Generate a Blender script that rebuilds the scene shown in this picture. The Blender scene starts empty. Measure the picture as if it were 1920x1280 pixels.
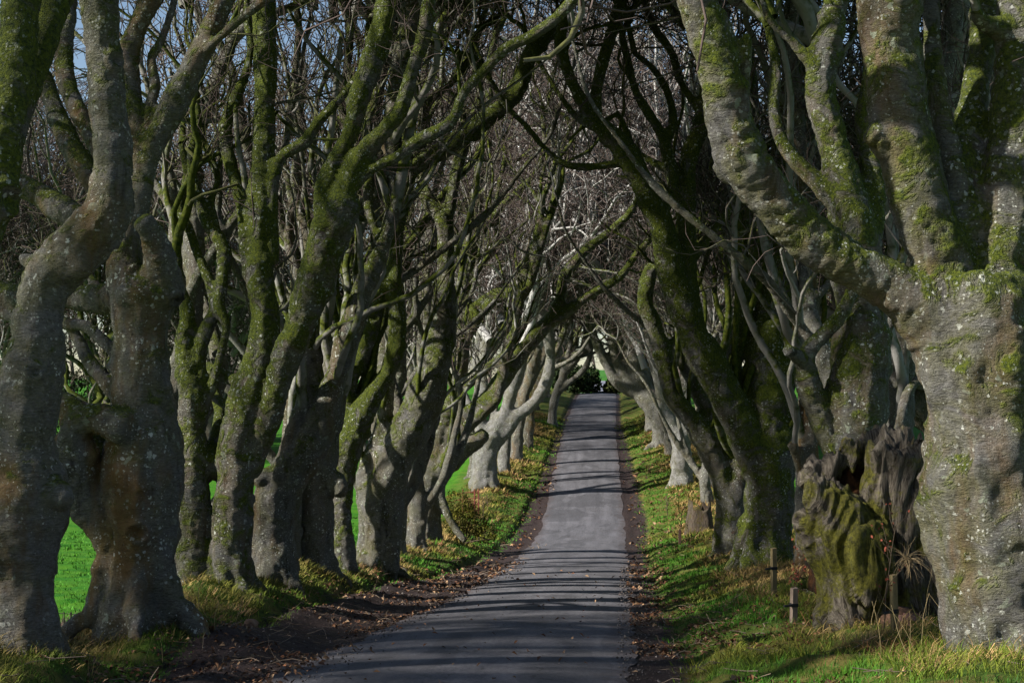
import bpy, math, random
import numpy as np
from mathutils import Vector

SC = bpy.context.scene
COL = SC.collection
F = 2666.7
PITCH = math.atan(100.0 / F)
R_ = math.radians

# ------------------------------------------------------------------ camera, sky, sun, exposure
cam_d = bpy.data.cameras.new("camera")
cam_d.sensor_width = 36.0
cam_d.lens = 50.0
cam_d.clip_end = 3000
cam_d.clip_start = 0.1
cam = bpy.data.objects.new("camera", cam_d)
COL.objects.link(cam)
cam.location = (0, 0, 0)
cam.rotation_euler = (math.pi / 2 + PITCH, 0, 0)
SC.camera = cam

SUN_EL, SUN_DIR = 33.0, (-1.0, -0.36)          # where the sun stands, seen from the ground (x, y)
world = bpy.data.worlds.new("World")
SC.world = world
world.use_nodes = True
wn = world.node_tree
wn.nodes.clear()
wo = wn.nodes.new("ShaderNodeOutputWorld")
bg = wn.nodes.new("ShaderNodeBackground")
sky = wn.nodes.new("ShaderNodeTexSky")
sky.sky_type = 'NISHITA'
sky.sun_disc = False
sky.sun_elevation = R_(SUN_EL)
sky.sun_rotation = math.atan2(SUN_DIR[0], SUN_DIR[1])
sky.air_density = 1.0
sky.dust_density = 0.6
bg.inputs[1].default_value = 0.065
wn.links.new(sky.outputs[0], bg.inputs[0])
wn.links.new(bg.outputs[0], wo.inputs[0])

sun_d = bpy.data.lights.new("sun", 'SUN')
sun_d.energy = 5.0
sun_d.angle = R_(1.4)
sun_d.color = (1.0, 0.95, 0.87)
sun = bpy.data.objects.new("sun", sun_d)
COL.objects.link(sun)
_sv = Vector((SUN_DIR[0], SUN_DIR[1], 0)).normalized() * math.cos(R_(SUN_EL)) + Vector((0, 0, math.sin(R_(SUN_EL))))
sun.rotation_euler = _sv.to_track_quat('Z', 'Y').to_euler()

SC.view_settings.view_transform = 'Standard'
SC.view_settings.look = 'None'
SC.view_settings.gamma = 1.0
SC.view_settings.exposure = 1.1
SC.view_settings.use_curve_mapping = False
SC.cycles.max_bounces = 5
SC.cycles.diffuse_bounces = 2
SC.cycles.glossy_bounces = 2

# ------------------------------------------------------------------ helpers
def at(px, py, d):
    u = (px - 960.0) / F
    v = (640.0 - py) / F
    dy = math.cos(PITCH) - v * math.sin(PITCH)
    dz = math.sin(PITCH) + v * math.cos(PITCH)
    t = d / dy
    return np.array((u * t, d, dz * t))


def _hash(ix, iy, iz, seed):
    h = (ix * 374761393 + iy * 668265263 + iz * 2147483647 + seed * 1274126177) & 0xFFFFFFFF
    h = ((h ^ (h >> 13)) * 1274126177) & 0xFFFFFFFF
    h = h ^ (h >> 16)
    return (h & 0xFFFF) / 65535.0


def vnoise(P, seed=0):
    P = np.asarray(P, dtype=np.float64)
    i = np.floor(P).astype(np.int64)
    f = P - i
    f = f * f * (3 - 2 * f)
    r = 0
    for dx in (0, 1):
        wx = f[:, 0] if dx else 1 - f[:, 0]
        for dy in (0, 1):
            wy = f[:, 1] if dy else 1 - f[:, 1]
            for dz in (0, 1):
                wz = f[:, 2] if dz else 1 - f[:, 2]
                r = r + wx * wy * wz * _hash(i[:, 0] + dx, i[:, 1] + dy, i[:, 2] + dz, seed)
    return r * 2 - 1


def noise2(x, y, scale, seed=0):
    x = np.atleast_1d(np.asarray(x, float)); y = np.atleast_1d(np.asarray(y, float))
    x, y = np.broadcast_arrays(x, y)
    return vnoise(np.stack([x.ravel() * scale, y.ravel() * scale, np.zeros(x.size)], 1), seed).reshape(x.shape)


def mesh_np(name, verts, faces, mat=None, smooth=True, attrs=None, cols=None, uni=None):
    """faces: (n,k) int array, or a list of such arrays."""
    me = bpy.data.meshes.new(name)
    fl = faces if isinstance(faces, list) else [faces]
    fl = [f for f in fl if len(f)]
    me.vertices.add(len(verts))
    me.vertices.foreach_set("co", np.ascontiguousarray(verts, dtype=np.float32).ravel())
    nl = sum(f.size for f in fl); nf = sum(len(f) for f in fl)
    me.loops.add(nl)
    me.polygons.add(nf)
    me.loops.foreach_set("vertex_index", np.concatenate([f.ravel() for f in fl]).astype(np.int32))
    tot = np.concatenate([np.full(len(f), f.shape[1]) for f in fl]).astype(np.int32)
    st = np.concatenate([[0], np.cumsum(tot)[:-1]]).astype(np.int32)
    me.polygons.foreach_set("loop_start", st)
    me.polygons.foreach_set("loop_total", tot)
    me.polygons.foreach_set("use_smooth", np.full(nf, smooth))
    for k, a in (attrs or {}).items():
        at_ = me.attributes.new(k, 'FLOAT', 'POINT')
        at_.data.foreach_set("value", np.ascontiguousarray(a, dtype=np.float32))
    if cols is not None:
        ca = me.attributes.new("tint", 'FLOAT_COLOR', 'POINT')
        c4 = np.ones((len(verts), 4), np.float32); c4[:, :3] = cols
        ca.data.foreach_set("color", c4.ravel())
    me.update(calc_edges=True)
    if mat: me.materials.append(mat)
    return me


def link(name, me, parent=None, **props):
    o = bpy.data.objects.new(name, me)
    COL.objects.link(o)
    if parent: o.parent = parent
    for k, v in props.items(): o[k] = v
    return o


def thing(name, label, cat, loc=(0, 0, 0), group=None):
    o = bpy.data.objects.new(name, None)
    COL.objects.link(o)
    o.location = loc
    o.empty_display_size = 0.3
    o["label"] = label; o["category"] = cat
    if group: o["group"] = group
    return o


def tag(o, label, cat, group=None):
    o["label"] = label; o["category"] = cat
    if group: o["group"] = group
    return o


def tubes(P, Rr, sides, cap=False, twist=0.0):
    """P (N,n,3), R (N,n) -> verts, quads(,cap tris).  All chains at once."""
    N, n, _ = P.shape
    T = np.gradient(P, axis=1)
    T /= np.linalg.norm(T, axis=2, keepdims=True) + 1e-9
    m = T.mean(axis=1, keepdims=True)
    ref = np.where(np.abs(m[..., 2:3]) > 0.8, np.array([[[1.0, 0.13, 0.0]]]), np.array([[[0.1, 0.05, 1.0]]]))
    U = np.cross(T, np.broadcast_to(ref, T.shape)); U /= np.linalg.norm(U, axis=2, keepdims=True) + 1e-9
    V = np.cross(T, U)
    a = np.arange(sides) * 2 * math.pi / sides + twist
    ring = U[:, :, None, :] * np.cos(a)[None, None, :, None] + V[:, :, None, :] * np.sin(a)[None, None, :, None]
    verts = (P[:, :, None, :] + ring * Rr[:, :, None, None]).reshape(-1, 3)
    base = (np.arange(N) * n * sides)[:, None, None] + (np.arange(n - 1) * sides)[None, :, None]
    k = np.arange(sides)[None, None, :]
    k2 = (k + 1) % sides
    q = np.stack([base + k, base + k2, base + sides + k2, base + sides + k], -1).reshape(-1, 4)
    if not cap:
        return verts, q
    b0 = (np.arange(N) * n * sides)
    c0 = (b0[:, None] + np.arange(sides)[None, ::-1])
    c1 = (b0[:, None] + (n - 1) * sides + np.arange(sides)[None, :])
    return verts, [q, np.concatenate([c0, c1])]


def catmull(pts, step_f=0.6):
    """pts (n,4) xyz r  -> resampled smooth chain"""
    pts = np.asarray(pts, float)
    n = len(pts)
    ext = np.vstack([2 * pts[0] - pts[1], pts, 2 * pts[-1] - pts[-2]])
    ext[:, 3] = np.maximum(ext[:, 3], 1e-3)
    out = []
    for i in range(n - 1):
        p0, p1, p2, p3 = ext[i], ext[i + 1], ext[i + 2], ext[i + 3]
        L = np.linalg.norm(p2[:3] - p1[:3])
        k = int(np.clip(math.ceil(L / (step_f * max(0.06, (p1[3] + p2[3]) / 2))), 2, 9))
        for t in np.arange(k) / k:
            out.append(0.5 * ((2 * p1) + (-p0 + p2) * t + (2 * p0 - 5 * p1 + 4 * p2 - p3) * t * t + (-p0 + 3 * p1 - 3 * p2 + p3) * t ** 3))
    out.append(pts[-1])
    out = np.array(out)
    out[:, 3] = np.maximum(out[:, 3], 0.008)
    return out

# ------------------------------------------------------------------ materials
class NT:
    def __init__(s, name, rough=0.9, spec=0.2):
        s.m = bpy.data.materials.new(name); s.m.use_nodes = True
        s.t = s.m.node_tree; s.n = s.t.nodes; s.l = s.t.links
        s.b = s.n["Principled BSDF"]
        s.b.inputs["Roughness"].default_value = rough
        s.b.inputs["Specular IOR Level"].default_value = spec
    def add(s, typ, **kw):
        nd = s.n.new(typ)
        for k, v in kw.items():
            if k.startswith("i_"):
                key = k[2:]
                key = int(key) if key.isdigit() else key
                if hasattr(v, "is_output") or isinstance(v, bpy.types.NodeSocket): s.l.new(v, nd.inputs[key])
                else: nd.inputs[key].default_value = v
            else: setattr(nd, k, v)
        return nd
    def pos(s, scale=(1, 1, 1)):
        g = s.add("ShaderNodeNewGeometry")
        mp = s.add("ShaderNodeMapping", i_0=g.outputs["Position"])
        mp.inputs["Scale"].default_value = scale
        return mp.outputs[0]
    def noise(s, vec, scale, detail=4, rough=0.55, dist=0.0):
        return s.add("ShaderNodeTexNoise", i_Vector=vec, i_Scale=scale, i_Detail=detail, i_Roughness=rough, i_Distortion=dist).outputs["Fac"]
    def ramp(s, fac, a, b, c0=0.0, c1=1.0):
        return s.add("ShaderNodeMapRange", i_0=fac, i_1=a, i_2=b, i_3=c0, i_4=c1).outputs[0]
    def mix(s, fac, a, b, mode='MIX'):
        nd = s.n.new("ShaderNodeMix"); nd.data_type = 'RGBA'; nd.blend_type = mode
        for sock, v in ((nd.inputs[0], fac), (nd.inputs[6], a), (nd.inputs[7], b)):
            if isinstance(v, bpy.types.NodeSocket): s.l.new(v, sock)
            else: sock.default_value = (*v, 1.0) if isinstance(v, tuple) and len(v) == 3 else v
        return nd.outputs[2]
    def math(s, op, a, b=None, clamp=False):
        nd = s.n.new("ShaderNodeMath"); nd.operation = op; nd.use_clamp = clamp
        for sock, v in ((nd.inputs[0], a), (nd.inputs[1], b)):
            if v is None: continue
            if isinstance(v, bpy.types.NodeSocket): s.l.new(v, sock)
            else: sock.default_value = v
        return nd.outputs[0]
    def attr(s, name, out="Fac"):
        return s.add("ShaderNodeAttribute", attribute_name=name).outputs[out]
    def bump(s, h, strength=0.4, dist=0.03, normal=None):
        nd = s.add("ShaderNodeBump", i_Height=h)
        nd.inputs["Strength"].default_value = strength; nd.inputs["Distance"].default_value = dist
        if normal is not None: s.l.new(normal, nd.inputs["Normal"])
        s.l.new(nd.outputs[0], s.b.inputs["Normal"])
        return nd.outputs[0]
    def col(s, c):
        if isinstance(c, bpy.types.NodeSocket): s.l.new(c, s.b.inputs["Base Color"])
        else: s.b.inputs["Base Color"].default_value = (*c, 1)
        return s


def make_bark():
    """beech bark; object colour = (moss, pale, brown)"""
    t = NT("bark", 0.88, 0.25)
    P = t.pos()
    Ph = t.pos((1, 1, 3.2))
    oi = t.add("ShaderNodeObjectInfo")
    sep = t.add("ShaderNodeSeparateColor", i_0=oi.outputs["Color"])
    moss, pale, brown = sep.outputs[0], sep.outputs[1], sep.outputs[2]
    nz = t.add("ShaderNodeSeparateXYZ", i_0=t.add("ShaderNodeNewGeometry").outputs["Normal"]).outputs[2]
    big = t.noise(P, 1.1, 4, 0.6)
    med = t.noise(P, 4.5, 5, 0.65, 0.6)
    fine = t.noise(Ph, 17.0, 5, 0.7, 0.4)
    vf = t.noise(P, 60.0, 3, 0.7)
    c = t.mix(t.ramp(med, 0.3, 0.72), (0.050, 0.046, 0.039), (0.215, 0.207, 0.185))
    c = t.mix(t.math('MULTIPLY', t.ramp(fine, 0.42, 0.62), 0.7), c, (0.024, 0.020, 0.016))
    palec = t.mix(t.ramp(fine, 0.3, 0.7), (0.36, 0.355, 0.35), (0.13, 0.125, 0.115))
    palec = t.mix(t.math('MULTIPLY', t.ramp(med, 0.42, 0.60), 0.8), palec, (0.105, 0.105, 0.075))
    palec = t.mix(t.math('MULTIPLY', t.ramp(big, 0.50, 0.62), 0.5), palec, (0.12, 0.115, 0.06))
    c = t.mix(t.math('MULTIPLY', pale, t.ramp(big, 0.25, 0.6, 0.65, 1.0)), c, palec)
    dk = t.noise(t.pos((1, 1, 0.3)), 4.2, 5, 0.7, 0.4)
    c = t.mix(t.math('MULTIPLY', t.ramp(dk, 0.54, 0.68), t.ramp(pale, 0.45, 1.0, 0.9, 0.15)), c, (0.016, 0.014, 0.012))
    # brown water stains
    pz = t.add('ShaderNodeSeparateXYZ', i_0=P).outputs[2]
    moss = t.math('ADD', moss, t.ramp(pz, -3.5, 3.5, -0.28, 0.12))
    st = t.noise(t.pos((1, 1, 0.35)), 1.8, 4, 0.6, 0.5)
    c = t.mix(t.math('MULTIPLY', t.ramp(st, 0.48, 0.66), brown), c, (0.15, 0.085, 0.028))
    # green algae film and moss on top of limbs
    alg = t.noise(P, 2.3, 5, 0.7, 0.8)
    c = t.mix(t.math('MULTIPLY', t.ramp(alg, 0.4, 0.62), t.math('MULTIPLY', moss, 0.85)), c, t.mix(t.ramp(fine, 0.35, 0.65), (0.150, 0.145, 0.020), (0.060, 0.062, 0.010)))
    mm = t.math('ADD', t.math('MULTIPLY', nz, 0.55), t.math('MULTIPLY', t.math('SUBTRACT', alg, 0.5), 2.4))
    mm = t.math('ADD', mm, t.math('SUBTRACT', moss, 0.72))
    mm = t.ramp(mm, 0.02, 0.30)
    mcol = t.mix(t.ramp(t.noise(P, 26, 3, 0.7), 0.35, 0.65), (0.020, 0.040, 0.003), (0.135, 0.165, 0.006))
    c = t.mix(t.math('MULTIPLY', mm, 0.92), c, mcol)
    # lichen discs, two sizes
    for sc, thr, cc in ((7.0, 0.42, (0.27, 0.30, 0.22)), (15.0, 0.46, (0.66, 0.68, 0.60)), (30.0, 0.46, (0.60, 0.61, 0.54))):
        Pd = t.add("ShaderNodeVectorMath", operation='ADD', i_0=P)
        nv = t.add("ShaderNodeTexNoise", i_Vector=P, i_Scale=sc * 1.6, i_Detail=3.0)
        sc_ = t.add("ShaderNodeVectorMath", operation='SCALE', i_0=nv.outputs["Color"]); sc_.inputs["Scale"].default_value = 1.3 / sc
        t.l.new(sc_.outputs[0], Pd.inputs[1])
        vo = t.add("ShaderNodeTexVoronoi", i_Vector=Pd.outputs[0], i_Scale=sc)
        rnd = t.add("ShaderNodeSeparateColor", i_0=vo.outputs["Color"])
        size = t.ramp(rnd.outputs[0], 0.34, 1.0, 0.0, thr)
        mask = t.math('MULTIPLY', t.ramp(t.math('SUBTRACT', size, vo.outputs["Distance"]), 0.0, 0.09), t.ramp(t.noise(P, 1.2 + sc * 0.02, 4, 0.65), 0.46, 0.60))
        c = t.mix(t.math('MULTIPLY', mask, t.ramp(rnd.outputs[1], 0, 1, 0.35, 0.95)), c, cc)
    t.col(c)
    h = t.math('ADD', t.math('MULTIPLY', fine, 1.0), t.math('MULTIPLY', med, 1.6))
    h = t.math('ADD', h, t.math('MULTIPLY', vf, 0.35))
    h = t.math('ADD', h, t.math('MULTIPLY', mm, t.math('ADD', t.math('MULTIPLY', t.noise(P, 34, 3, 0.8), 1.6), 0.5)))
    t.bump(h, 1.0, 0.06)
    return t.m


def make_twig():
    t = NT("twig_bark", 0.9, 0.15)
    P = t.pos()
    th = t.attr("thick")
    n = t.noise(P, 3.0, 4, 0.6)
    oi = t.add("ShaderNodeObjectInfo")
    sep = t.add("ShaderNodeSeparateColor", i_0=oi.outputs["Color"])
    nz = t.add("ShaderNodeSeparateXYZ", i_0=t.add("ShaderNodeNewGeometry").outputs["Normal"]).outputs[2]
    c = t.mix(t.ramp(n, 0.3, 0.7), (0.052, 0.038, 0.033), (0.112, 0.086, 0.076))
    big = t.mix(t.ramp(n, 0.3, 0.7), (0.05, 0.043, 0.032), (0.14, 0.125, 0.10))
    big = t.mix(sep.outputs[1], big, (0.36, 0.355, 0.345))
    mm = t.math('ADD', t.math('ADD', t.math('MULTIPLY', nz, 0.35), t.math('MULTIPLY', t.math('SUBTRACT', n, 0.5), 2.0)), t.math('SUBTRACT', sep.outputs[0], 0.45))
    big = t.mix(t.ramp(mm, -0.05, 0.3), big, t.mix(t.ramp(t.noise(P, 14, 3), 0.35, 0.65), (0.018, 0.030, 0.003), (0.070, 0.082, 0.008)))
    t.col(t.mix(th, c, big))
    t.bump(t.noise(P, 30, 3), 0.5, 0.02)
    return t.m


def tint_mat(name, rough=0.8, spec=0.2, trans=False, var=0.35, sc=4.0):
    t = NT(name, rough, spec)
    c = t.attr("tint", "Color")
    n = t.noise(t.pos(), sc, 3, 0.6)
    c = t.mix(t.ramp(n, 0.3, 0.7, 0.0, var), c, (0.02, 0.025, 0.01))
    t.col(c)
    return t.m


def plain(name, c0, c1, scale=6.0, rough=0.85, spec=0.2, bump=0.3, stretch=(1, 1, 1), metal=0.0):
    t = NT(name, rough, spec)
    P = t.pos(stretch)
    n = t.noise(P, scale, 5, 0.65, 0.3)
    t.col(t.mix(t.ramp(n, 0.3, 0.7), c0, c1))
    t.b.inputs["Metallic"].default_value = metal
    if bump: t.bump(n, bump, 0.02)
    return t.m


BARK = make_bark()
TWIG = make_twig()
GRASS = tint_mat("grass_blade", 0.75, 0.25, var=0.25)
LEAF = tint_mat("dry_leaf", 0.8, 0.2, var=0.3)

# ------------------------------------------------------------------ terrain functions
_rd = np.array([-40, 0, 15.3, 19.8, 27.7, 36, 50, 60, 66, 72, 82, 95, 112, 130, 152, 165, 200, 230, 300, 420, 800.])
_rz = np.array([1.0, -1.8, -3.1, -3.45, -4.18, -4.85, -5.8, -6.3, -6.42, -6.05, -5.05, -3.85, -2.5, -1.25, -0.02, 0.25, 0.95, 2.0, 4.2, 7.5, 12.])
_cd = np.array([-40, 0, 15.3, 19.8, 27.7, 36, 67, 82, 112, 152, 300, 800.])
_cx = np.array([-5.0, -1.95, -0.72, -0.35, 0.34, 1.04, 3.3, 4.25, 6.15, 9.1, 19.5, 55.])
_gd = np.concatenate([np.arange(-40, 300, 1.0), np.arange(300, 801, 10.0)])


def _smooth(d, v, w):
    y = np.interp(_gd, d, v)
    k = np.ones(w) / w
    yp = np.pad(y, (w // 2, w // 2), mode='reflect', reflect_type='odd')
    return np.convolve(yp, k, mode='valid')[:len(_gd)]


_RZ = _smooth(_rd, _rz, 7)
_CX = _smooth(_cd, _cx, 7)
def road_z(d): return np.interp(d, _gd, _RZ)
def road_c(d): return np.interp(d, _gd, _CX)
_fl = (np.array([-40, 20, 40, 70, 100, 150, 220, 400, 800.]), np.array([-3.0, -4.2, -4.9, -6.0, -4.6, -3.6, -2.8, -0.5, 5.]))
_fr = (np.array([-40, 15, 40, 70, 100, 150, 220, 400, 800.]), np.array([-1.0, -2.7, -3.9, -4.6, -2.6, -0.6, 0.8, 4.0, 9.]))
def mud_l(d): return np.interp(d, [0, 15, 20, 28, 36, 50, 67, 82, 120], [1.4, 1.75, 1.95, 2.15, 2.05, 1.4, 1.1, 0.7, 0.4])
def mud_r(d): return np.interp(d, [0, 15, 24, 36, 55, 70, 85, 120], [0.9, 0.75, 0.65, 0.55, 0.75, 1.1, 0.9, 0.4])
HALF = 2.0
def sstep(a, b, x):
    t = np.clip((x - a) / (b - a), 0, 1)
    return t * t * (3 - 2 * t)


RBF = {"c": None, "w": None}


def ground_raw(x, d):
    x = np.asarray(x, float); d = np.asarray(d, float)
    s = x - road_c(d)
    rz = road_z(d)
    zl = np.interp(d, *_fl); zr = np.interp(d, *_fr)
    il = np.maximum(0, -s - HALF - mud_l(d)); ir = np.maximum(0, s - HALF - mud_r(d))
    bank = 0.16 * sstep(0, 0.25, il) + 0.42 * sstep(0.1, 2.2, il) + 0.10 * sstep(0, 0.3, ir) + 0.42 * sstep(0.1, 2.6, ir)
    edge = -0.05 * sstep(HALF - 0.3, HALF + 0.5, np.abs(s)) * (1 - sstep(0, 0.4, il + ir))
    z = rz + bank + edge
    kl = sstep(5.3, 6.9 + 0.02 * np.maximum(d, 0) + 0.06 * np.maximum(d - 40, 0), -s); kr = sstep(6.0, 11.0 + 0.05 * np.maximum(d, 0), s)
    far = sstep(158, 250, d)
    z = z * (1 - kl) + kl * (zl * (1 - far) + far * np.maximum(zl, rz * 0.6))
    z = z * (1 - kr) + kr * (zr * (1 - far) + far * np.maximum(zr, rz))
    return z


def ground_bumps(x, d):
    x = np.asarray(x, float); d = np.asarray(d, float)
    s = x - road_c(d)
    il = np.maximum(0, -s - HALF - mud_l(d)); ir = np.maximum(0, s - HALF - mud_r(d))
    g = sstep(0.0, 0.9, il + ir)
    n = 0.10 * noise2(x, d, 0.9, 3) + 0.06 * noise2(x, d, 2.3, 4) + 0.03 * noise2(x, d, 6, 5)
    m = sstep(HALF - 0.1, HALF + 0.4, np.abs(s)) * (1 - g)
    n2 = 0.035 * noise2(x, d * 0.4, 3.2, 6) + 0.024 * noise2(x, d * 0.8, 8.0, 7) + 0.05 * noise2(s, d * 0.06, 2.4, 9)
    return n * g + n2 * m


def ground_z(x, d):
    x = np.asarray(x, float); d = np.asarray(d, float)
    z = ground_raw(x, d)
    if RBF["c"] is not None:
        s = x - road_c(d)
        fade = sstep(HALF + 0.4, HALF + 1.6, np.abs(s)) * (1 - sstep(5.0, 6.6, -s))
        for (cx, cd), w in zip(RBF["c"], RBF["w"]):
            z = z + fade * w * np.exp(-((x - cx) ** 2 + (d - cd) ** 2) / (2 * RBF_S ** 2))
    return z


RBF_S = 1.5

# ------------------------------------------------------------------ tree skeletons
# every tree: label, distance, look (moss, pale, brown), limbs.  a limb is (depth change along it, [x y r ...])
# read off the photograph, placed at its own distance; the first limb is the trunk
T = []
def tree(label, d, look, *limbs, twigs=1.0): T.append((label, d, look, limbs, twigs))

tree("dark mossy beech at the left edge, nearest, only its upright upper limbs in view", 12.6, (0.95, 0.0, 0.3),
     (0, [-170, 1330, 100, -165, 1100, 88, -140, 850, 75, -95, 650, 60, -50, 480, 48]),
     (0.3, [-50, 480, 46, -8, 340, 40, 18, 200, 37, 32, 80, 38, 42, -60, 38]),
     (1.0, [5, 300, 30, 45, 190, 28, 75, 90, 31, 112, -40, 33]), twigs=0.5)
tree("big twisted beech by the left edge, pale S bent trunk with white lichen", 15.5, (0.42, 0.38, 0.75),
     (0, [42, 1240, 72, 38, 1120, 70, 36, 1020, 80, 52, 930, 80, 44, 865, 60, 48, 800, 51, 58, 710, 60, 70, 640, 54, 76, 580, 47, 92, 525, 52, 125, 485, 55, 168, 440, 51, 203, 390, 43, 213, 330, 38, 208, 250, 38, 200, 150, 36, 190, 60, 35, 183, -50, 34]),
     (-0.2, [60, 940, 60, 100, 925, 38, 122, 938, 22]),
     (0.2, [20, 880, 40, -25, 880, 36, -60, 930, 40, -60, 1100, 40, -40, 1240, 45]),
     (0.2, [95, 500, 26, 55, 490, 14, 42, 482, 9]),
     (0.1, [196, 185, 20, 182, 188, 13, 176, 187, 9]), twigs=0.5)
tree("thick straight beech with a dark loop of root and arm on its left side", 19.5, (0.45, 0.22, 0.9),
     (0, [255, 1160, 78, 258, 1090, 74, 262, 1000, 72, 270, 900, 72, 270, 800, 64, 268, 700, 57, 266, 610, 56, 272, 550, 62]),
     (0.3, [240, 545, 36, 232, 490, 30, 240, 440, 27, 258, 395, 24, 270, 330, 22, 285, 275, 24, 322, 205, 26, 350, 150, 24, 385, 80, 22, 420, 0, 22, 450, -60, 20]),
     (-0.6, [302, 545, 42, 300, 490, 34, 285, 440, 26, 268, 415, 22]),
     (-0.5, [345, 145, 14, 384, 98, 9, 412, 70, 9, 446, 40, 9, 490, 4, 9, 540, -40, 8]),
     (0.6, [268, 345, 16, 256, 240, 18, 243, 150, 20, 240, 100, 22, 255, 60, 22, 285, -10, 22, 300, -60, 20]),
     (0.8, [278, 250, 8, 284, 195, 9, 290, 160, 10, 284, 110, 9, 300, 80, 9, 322, 20, 8, 335, -40, 7]),
     (-0.5, [228, 1010, 52, 182, 965, 40, 150, 920, 38, 140, 860, 44, 140, 805, 40, 175, 785, 34, 235, 800, 30]),
     (0.5, [235, 930, 50, 190, 885, 44, 175, 840, 40]),
     (0.6, [160, 790, 30, 128, 765, 27, 95, 750, 24, 60, 740, 22]),
     (0.6, [222, 740, 16, 190, 705, 15, 165, 675, 14, 148, 640, 12, 128, 605, 10]),
     (1.0, [222, 670, 11, 195, 640, 12, 160, 612, 12, 120, 606, 12, 60, 600, 13, 0, 585, 14]),
     (0.9, [225, 605, 9, 190, 550, 9, 165, 515, 8, 140, 480, 7]),
     (1.4, [250, 560, 34, 180, 560, 26, 100, 555, 26, 30, 560, 28, -40, 545, 28]),
     (1.8, [262, 520, 24, 200, 440, 26, 140, 408, 26, 80, 370, 24, 20, 340, 22, -40, 330, 20]),
     (2.2, [230, 470, 16, 178, 350, 20, 142, 290, 22, 116, 240, 20, 95, 180, 19, 70, 110, 17, 50, 20, 15]),
     (1.9, [240, 400, 14, 165, 245, 15, 143, 200, 18, 124, 150, 20, 120, 85, 18, 128, 20, 16, 120, -50, 15]))
tree("double trunked lichen green beech leaning right between field gaps", 25.5, (0.72, 0.15, 0.35),
     (0, [432, 1095, 42, 433, 1020, 38, 438, 950, 38, 442, 880, 40, 452, 820, 40, 464, 760, 37, 480, 700, 35, 493, 640, 31, 497, 580, 29, 490, 530, 28, 486, 490, 26]),
     (0.4, [366, 1100, 33, 361, 980, 32, 363, 880, 30, 358, 800, 28, 360, 740, 27, 350, 690, 22, 346, 640, 18, 352, 590, 15, 338, 540, 13, 330, 480, 12]),
     (0.3, [372, 890, 18, 392, 868, 22, 425, 890, 22]),
     (0.5, [362, 790, 20, 381, 750, 15, 373, 668, 15, 388, 615, 14, 403, 575, 12, 392, 525, 11, 372, 480, 10, 355, 430, 10, 338, 390, 9, 350, 330, 8, 340, 270, 7]),
     (0.2, [382, 760, 10, 398, 725, 9, 414, 660, 9, 424, 612, 9, 411, 570, 12, 415, 540, 14, 422, 485, 15, 412, 450, 14, 384, 410, 12, 366, 350, 10, 358, 290, 9, 372, 230, 8, 362, 160, 7]),
     (0.8, [412, 460, 9, 396, 380, 9, 408, 340, 8, 398, 300, 8, 372, 240, 8, 368, 180, 7]),
     (0.4, [470, 520, 15, 463, 460, 15, 458, 400, 15, 434, 315, 14, 422, 245, 13, 436, 198, 12, 456, 152, 10, 470, 90, 9, 462, 20, 8, 470, -50, 7]),
     (0.0, [490, 500, 24, 490, 400, 24, 493, 300, 24, 496, 200, 23, 497, 100, 22, 496, 0, 21, 497, -60, 19]),
     (-0.7, [508, 490, 16, 511, 430, 13, 511, 375, 12, 514, 330, 12, 532, 291, 12, 573, 266, 12, 595, 232, 11, 646, 176, 10, 684, 126, 9, 700, 85, 8, 712, 20, 8, 730, -40, 7]),
     (-1.5, [470, 880, 26, 508, 775, 22, 530, 690, 27, 560, 615, 33, 595, 520, 36, 620, 440, 38, 645, 375, 38]),
     (-0.4, [615, 410, 26, 610, 360, 21, 627, 308, 21, 655, 255, 18, 668, 200, 19, 690, 140, 22, 715, 60, 24, 735, -50, 24]),
     (-0.8, [635, 385, 26, 655, 338, 22, 670, 300, 19, 706, 262, 16, 744, 218, 16, 762, 172, 15, 772, 135, 14, 788, 90, 14, 800, 40, 13, 808, -40, 13]),
     (-1.8, [660, 350, 16, 694, 318, 12, 744, 294, 11, 781, 265, 12, 831, 240, 12, 856, 212, 12, 868, 175, 11, 915, 125, 11, 950, 90, 11, 994, 69, 11, 1050, 28, 12, 1095, -30, 12]),
     (1.5, [455, 790, 12, 425, 760, 9, 385, 735, 8, 345, 712, 8]),
     (1.5, [470, 720, 14, 430, 708, 12, 385, 690, 13, 340, 690, 13]),
     (1.0, [392, 870, 14, 405, 815, 12, 412, 770, 12, 400, 730, 11]))
tree("stout beech with a dark broken bulge across its front, left verge", 28.5, (0.4, 0.2, 0.6),
     (0, [513, 1098, 47, 512, 1040, 43, 512, 980, 43, 520, 930, 46, 545, 885, 42, 575, 845, 34, 600, 800, 30, 612, 760, 27, 628, 715, 24, 652, 630, 22, 678, 550, 20, 705, 490, 17, 725, 440, 15, 738, 395, 15]),
     (-0.3, [535, 910, 36, 505, 900, 26, 482, 893, 17]),
     (0.5, [530, 885, 28, 556, 805, 22, 578, 735, 20, 583, 660, 18, 579, 600, 14, 600, 540, 12, 618, 470, 11, 640, 410, 9]),
     (0.4, [738, 400, 14, 742, 340, 17, 735, 250, 19, 748, 150, 20, 766, 50, 20, 780, -50, 20]),
     (1.2, [598, 680, 10, 598, 640, 9, 601, 560, 8, 616, 490, 8, 640, 420, 7, 645, 340, 6]),
     (1.5, [715, 470, 9, 690, 380, 10, 700, 300, 10, 690, 230, 9, 705, 160, 8, 690, 60, 8]))
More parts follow.
